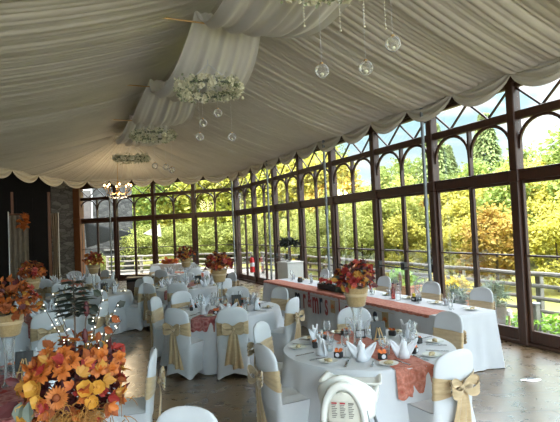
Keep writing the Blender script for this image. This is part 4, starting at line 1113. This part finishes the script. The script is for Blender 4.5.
m = MB(); m.lathe([(.102,.24), (.102,.40)], 18); m.build('label', M_nap, ft); m = MB(); m.tube([(.03,-.03,.66), (.12,-.06,.55), (.13,-.05,.25)], .013, 8); m.build('hose', M_black, ft)
cc = CORN + dS*2.3 - nS*1.15
gt = thing('gift_table', 'small rectangular table before the far windows', 'table', (cc.x, cc.y, 0), math.atan2(dS.y, dS.x)); m = MB(); m.box((0,0,.725), (1.5,.6,.03)); m.build('tabletop', M_oak, gt)
for sx in (-.7,.7):
    for sy in (-.26,.26):
        m = MB(); m.tube([(sx,sy,0), (sx,sy,.71)], .018, 6); m.build('leg', M_black, gt)
m = MB(); m.box((0,0,.752), (1.56,.66,.012), bev=.005)
m.grid(lambda u, v: ((.78 if abs(cos(2*pi*u)) > abs(sin(2*pi*u)) else .78*abs(cos(2*pi*u))/max(.001, abs(sin(2*pi*u))))*(1 if cos(2*pi*u) > 0 else -1)*(1+.03*v), (.33 if abs(sin(2*pi*u)) > abs(cos(2*pi*u)) else .33*abs(sin(2*pi*u))/max(.001, abs(cos(2*pi*u))))*(1 if sin(2*pi*u) > 0 else -1)*(1+.06*v) , .75 - .73*v), 120, 8, wrap=True)
o = m.build('tablecloth', M_cloth); o.location = (cc.x, cc.y, 0); o.rotation_euler = gt.rotation_euler; tag(o, 'white cloth on the rectangular table before the far windows', 'tablecloth')
lp_ = thing('leaf_garland', 'pile of orange leaves on the table before the far windows', 'garland', (cc.x-.1, cc.y, .762), math.atan2(dS.y, dS.x)); m = clump(160, (.36,.14,.09), 5, (.11,.07), sub=10); m.v = [(x, y, z+.08) for x, y, z in m.v]; m.build('foliage', M_orange, lp_, smooth=False)
m = clump(60, (.30,.10,.09), 6, (.10,.06), sub=8); m.v = [(x, y, z+.10) for x, y, z in m.v]; m.build('red_foliage', M_coral, lp_, smooth=False)
wb = thing('wooden_cabinet', 'dark brown low wooden cabinet between the left and middle tables', 'cabinet', (1.98, 13.0, 0), R(-14)); m = MB(); m.box((0,0,.44), (.62,.42,.84), bev=.01); m.build('body', M_darkdoor, wb)
m = MB(); m.box((0,0,.88), (.68,.46,.035), bev=.008); m.build('top', M_wood, wb)
for sx in (-.155,.155):
    m = MB(); m.box((sx,-.216,.45), (.27,.015,.7), bev=.005); dd_ = m.build('door', M_wood, wb); m = MB(); m.ball((sx*.35,-.235,.5), .014, 8); m.build('knob', M_brass, dd_)
# curtain by the dark doorway
cu = thing('side_curtain', 'beige curtain hanging at the dark left end, orange leaves at its top', 'curtain', (-.86, 15.9, 0), R(8))
m = MB(); m.grid(lambda u, v: ((u-.5)*.46, .04*sin(u*22), .03 + 2.62*v), 50, 12); o = m.build('cloth_panel', M_curt, cu); s = o.modifiers.new('th', 'SOLIDIFY'); s.thickness = .008
m = MB(); m.tube([(-.26,-.05,0), (-.26,-.05,2.75)], .016, 8); m.build('white_pole', M_white, cu); m = MB(); m.tube([(-.27,0,2.68), (.25,0,2.68)], .014, 8); m.build('rail', M_oak, cu)
m = clump(44, (.10,.08,.20), 5, (.15,.10), sub=8); m.v = [(x+.10, y-.08, z+2.50) for x, y, z in m.v]; m.build('leaf_spray', M_orange, cu, smooth=False)
m = MB(); m.grid(lambda u, v: (.05+(u-.5)*.22, -.07+.03*sin(u*18), .02 + 1.05*v), 20, 6); o = m.build('white_panel', M_cover, cu); s = o.modifiers.new('th', 'SOLIDIFY'); s.thickness = .008
cl_ = thing('side_curtain', 'narrow tied-back curtain at the right of the dark doorway', 'curtain', (.10, 21.6, 0)); m = MB()
m.grid(lambda u, v: ((u-.5)*(.30 - .16*(1-abs(v*2-1))), .03*sin(u*20), .02 + 2.9*v), 24, 12); o = m.build('cloth_panel', M_curt, cl_); s = o.modifiers.new('th', 'SOLIDIFY'); s.thickness = .01
m = MB(); m.tube([(.12,-.03,0), (.12,-.03,2.95)], .015, 8); m.build('white_pole', M_white, cl_)
fp = thing('floor_plate', 'small oval metal plate on the bare stone floor at right', 'plate', (5.27, 4.39, 0), R(-20)); m = MB(); m.lathe([(0,.0), (.09,.0), (.095,.006), (.08,.014), (0,.016)], 20); m.build('cover', M_cut, fp); fp.scale = (1.4,.8,1)
m = MB(); m.lathe([(.03,.015), (.035,.021), (0,.022)], 12); m.build('cap', M_steel, fp)

# ------------------------------------------------------------------ hanging decorations
def hoop_proto():
    t = thing('flower_hoop', '', 'hanging decoration'); m = MB(); Rr = .47
    m.tube([(Rr*cos(2*pi*k/40), Rr*sin(2*pi*k/40), 0) for k in range(41)], .018, 6, cap=False); m.build('ring', M_sage, t)
    r = random.Random(31); gm = MB(); g2 = MB()
    for k in range(800):
        a = r.uniform(0, 2*pi); q = r.gauss(0,.045); c = Vector(((Rr+q)*cos(a), (Rr+q)*sin(a), r.gauss(0,.055))); d = Vector((r.gauss(0,1), r.gauss(0,1), r.gauss(0,1)))
        (gm if k % 5 < 3 else g2).leaf(c, d, (r.gauss(0,1), r.gauss(0,1), 1), r.uniform(.035,.055), .034)
    gm.build('foliage', M_hoopg, t, smooth=False); g2.build('pale_foliage', M_cream, t, smooth=False)
    for k in range(60):
        a = 2*pi*k/60 + r.uniform(-.1,.1); sd = rdir(r, -1); c = Vector((Rr*cos(a), Rr*sin(a), 0)) + sd*.078
        bloom(r, c, sd, .066, 2, 6, .9).build('rose', M_cream, t, smooth=False)
    for k in range(3):
        a = 2*pi*k/3 + .4; m = MB(); m.tube([(Rr*cos(a), Rr*sin(a), .02), (0,0,.40)], .005, 5); m.build('cord', M_nap, t)
    m = MB(); m.tube([(0,0,.40), (0,0,.62)], .006, 5); m.build('hanger', M_nap, t); return t
HP = Pool(hoop_proto())
HO = [((2.3,3.75,4.25), 'white and green flower hoop nearest the camera, cut off by the top edge', .45), ((2.3,7.55,4.22), 'large white and green flower hoop hanging before the ridge swag', .44), ((2.3,12.3,4.36), 'second full flower hoop, smaller, under the ridge', .44), ((2.3,16.0,4.33), 'farthest flower hoop above the chandelier', .36)]
for p, l, h_ in HO: HP.put(p, p[1], l, 'flower hoops', 1.0)
def bauble_proto():
    t = thing('glass_bauble', '', 'bauble'); m = MB(); m.ball((0,0,0), .056, 18); m.build('globe', M_bauble, t)
    m = MB(); m.lathe([(.014,.052), (.014,.066), (0,.068)], 10); m.build('cap', M_brass, t); m = MB(); m.ball((0,0,-.03), (.018,.018,.016), 8); m.build('tealight', M_cream, t)
    m = MB(); m.tube([(0,0,.066), (0,0,.5)], .0012, 4); m.build('thread', M_nap, t); return t
BB = Pool(bauble_proto())
r_ = random.Random(8)
def cam_pt(px, py, depth):                                          # where the decorations hang: bearing and height worked out once from the room survey
    return Vector((0,0,2)) + (fw_ + r_v*((px-280)/500) - u_v*((py-211)/500))*depth
fw_ = Vector((sin(.428)*cos(.032), cos(.428)*cos(.032), sin(.032))); r_0 = Vector((cos(.428), -sin(.428), 0)); u_0 = r_0.cross(fw_)
r_v = r_0*cos(-.043) + u_0*sin(-.043); u_v = u_0*cos(-.043) - r_0*sin(-.043)
for x, y, d, l in ((322,71,4.3,'left glass bauble below the nearest flower hoop'), (366,68,4.3,'middle glass bauble below the nearest flower hoop'), (393,44,4.0,'right glass bauble below the nearest flower hoop'),
        (203,123,7.4,'glass bauble low under the large hoop, left one'), (200,137,7.6,'lowest glass bauble under the large hoop'), (218,113,7.3,'highest glass bauble under the large hoop'), (232,137,7.5,'right glass bauble under the large hoop'),
        (155,166,12.2,'glass bauble under the second full hoop'), (172,170,12.4,'right glass bauble under the second full hoop'), (166,167,12.6,'middle glass bauble under the second full hoop')):
    BB.put(tuple(cam_pt(x, y, d)), 0, l, 'glass baubles', 1.1 if d < 9 else 1.4)
bs = None
def bead_proto():
    t = thing('bead_string', '', 'bead string'); m = MB(); m.tube([(0,0,0), (0,0,-.34)], .0012, 4); m.build('thread', M_nap, t)
    for k in range(10): m = MB(); m.ball((0,0,-.05-.031*k), .0075 if k < 9 else .012, 6); m.build('bead', M_cream, t)
    return t
BS = Pool(bead_proto())
for x, y, d, l in ((339,2,4.2,'left bead string'), (363,-3,4.1,'middle bead string'), (384,-2,4.0,'right bead string'), (303,-2,4.3,'faint far left bead string')):
    BS.put(tuple(cam_pt(x, y-4, d)), 0, l + ' dangling from the nearest flower hoop', 'bead strings', .85)
# chandelier
cp = cam_pt(118, 187, 17.6)
ch = thing('chandelier', 'gold crystal chandelier glowing with candle bulbs before the far windows', 'chandelier', tuple(cp))
m = MB(); m.lathe([(0,-.30), (.03,-.28), (.05,-.22), (.02,-.15), (.02,.1), (.05,.16), (.015,.22), (.012,.36), (0,.36)], 14); m.build('column', M_brass, ch)
m = MB(); m.tube([(0,0,.35), (0,0,.95)], .008, 6); m.build('chain', M_brass, ch)
for k in range(8):
    a = 2*pi*k/8; o = Vector((cos(a), sin(a), 0)); m = MB(); m.tube([o*.02 + Vector((0,0,-.18)), o*.2 + Vector((0,0,-.26)), o*.38 + Vector((0,0,-.2)), o*.45 + Vector((0,0,-.06))], .011, 6)
    m.lathe([(0,-.06), (.04,-.05), (.045,-.03), (.012,-.03), (.012,.02), (0,.02)], 10, c=tuple(o*.45)); ar = m.build('arm', M_brass, ch)
    m = MB(); m.ball(tuple(o*.45 + Vector((0,0,.06))), (.022,.022,.045), 8); m.build('bulb', M_flame, ar)
    for q in (.15,.28,.4): m = MB(); m.ball(tuple(o*q + Vector((0,0,-.33 - .05*sin(q*9)))), (.014,.014,.03), 6); m.build('crystal_drop', M_bauble, ar)
cl2 = bpy.data.lights.new('Chandelier_light', 'POINT'); cl2.energy = 60; cl2.color = (1,.78,.5); cl2.shadow_soft_size = .3; o = bpy.data.objects.new('Chandelier_light', cl2); COL.objects.link(o); o.location = cp + Vector((0,0,-.45))

# ------------------------------------------------------------------ terrace furniture
def pot_plant(name, loc, label, r0, h, pm, fm, fr, fh, seed, lw, taper=.8):
    t = thing(name, label, 'planter', loc); m = MB(); m.lathe([(0,0), (r0*taper,0), (r0*(taper+.1),h*.3), (r0*1.02,h*.75), (r0,h*.92), (r0*1.08,h*.95), (r0*1.08,h), (r0*.95,h), (r0*.9,h*.9), (0,h*.9)], 26); m.build('pot', pm, t)
    c = clump(700, (fr,fr,fh), seed, lw, sub=24); c.v = [(x, y, z+h+fh*.55) for x, y, z in c.v]; c.build('foliage', fm, t, smooth=False)
pot_plant('potted_lavender', (7.8,7.3,-.2), 'grey glazed pot of lavender outside, right of the head table', .27, .55, M_potg, M_lav, .30, .20, 3, (.16,.02))
pot_plant('potted_lavender', (7.75,8.2,-.2), 'smaller pot of lavender outside, half hidden by a door post', .22, .45, M_potg, M_lav, .24, .18, 4, (.16,.02))
def trough(loc, label, seed, fm, rz):
    t = thing('terracotta_trough', label, 'planter', loc, rz); m = MB(); m.box((0,0,.26), (1.1,.42,.5), bev=.02); m.box((0,0,.50), (1.18,.48,.06), bev=.015); m.build('box', M_terra, t)
    c = clump(700, (.55,.24,.20), seed, (.14,.06), sub=24); c.v = [(x, y, z+.64) for x, y, z in c.v]; c.build('foliage', fm, t, smooth=False)
trough((8.5,11.0,-.2), 'terracotta trough of lime green plants outside the door leaves', 6, M_lime, R(90))
trough((8.6,9.3,-.2), 'trough of yellow flowers outside behind the round iron chair', 7, M_yel, R(90))
trough((8.6,13.6,-.2), 'terracotta trough outside behind the front bouquet', 8, M_terra, R(90))
trough((8.4,17.4,-.2), 'trough of orange and yellow flowers outside behind the head table chairs', 12, M_yel, R(90))
def iron_chair(loc, rz, label, m_):
    t = thing('garden_chair', label, 'garden chair', loc, rz); m = MB(); m.lathe([(0,.43), (.20,.43), (.21,.445), (.20,.46), (0,.46)], 24); m.build('seat', m_, t); m = MB()
    m.tube([(.23*cos(2*pi*k/30), -.2, .72 + .23*sin(2*pi*k/30)) for k in range(31)], .012, 6, cap=False)
    for k in range(6): a = pi*k/6; m.tube([(.23*cos(a), -.2, .72+.23*sin(a)), (.23*cos(a+pi), -.2, .72+.23*sin(a+pi))], .007, 5)
    m.tube([(.12*cos(2*pi*k/20), -.2, .72 + .12*sin(2*pi*k/20)) for k in range(21)], .008, 5, cap=False); m.build('backrest', m_, t)
    for sx in (-1, 1):
        for sy in (-1, 1): m = MB(); m.tube([(sx*.14, sy*.14, .44), (sx*.19, sy*.2, 0)], .011, 6); m.build('leg', m_, t)
iron_chair((7.75,9.05,-.2), R(-60), 'pale wrought iron garden chair with round back outside', M_iron)
iron_chair((7.7,10.3,-.2), R(60), 'brown wrought iron garden chair outside beside the pole', M_rustiron)
def patio_table(loc, label):
    t = thing('garden_table', label, 'garden table', loc); m = MB(); m.lathe([(0,.70), (.42,.70), (.43,.715), (.42,.73), (0,.73)], 28); m.build('tabletop', M_white, t)
    m = MB(); m.tube([(0,0,.02), (0,0,.70)], .03, 10); m.lathe([(0,0), (.24,0), (.24,.02), (0,.03)], 18); m.build('pedestal', M_iron, t)
patio_table((7.8,12.6,-.2), 'round pale garden table outside, seen behind the front bouquet'); patio_table((7.9,17.0,-.2), 'round pale garden table outside behind the far head table chairs')
iron_chair((7.85,11.6,-.2), R(20), 'pale wrought iron garden chair outside behind the bottles', M_iron); iron_chair((7.8,13.7,-.2), R(170), 'pale wrought iron garden chair outside behind the bouquet', M_iron)
pt_ = thing('terrace_bollard', 'short silvered timber post with a cap outside the rightmost door', 'post', (8.35,6.75,-.2)); m = MB(); m.box((0,0,.26), (.12,.12,.52), bev=.01); m.build('shaft', M_fence, pt_); m = MB(); m.box((0,0,.535), (.15,.15,.03), bev=.008); m.build('cap', M_steel, pt_)
lt = thing('garden_light', 'small pale garden lantern on a stake among low plants outside', 'lamp', (8.1,7.15,-.2)); m = MB(); m.tube([(0,0,0), (0,0,.28)], .018, 8); m.build('stake', M_oakl, lt); m = MB(); m.lathe([(0,.28), (.05,.28), (.06,.36), (.02,.40), (0,.40)], 14); m.build('lantern_head', M_white, lt)
lowp = thing('ground_cover', 'low green plants at the foot of the terrace fence outside', 'plant', (8.45,6.6,-.2)); m = clump(500, (.35,1.1,.16), 15, (.12,.06), sub=24); m.v = [(x, y, z+.10) for x, y, z in m.v]; m.build('foliage', M_lime, lowp, smooth=False)
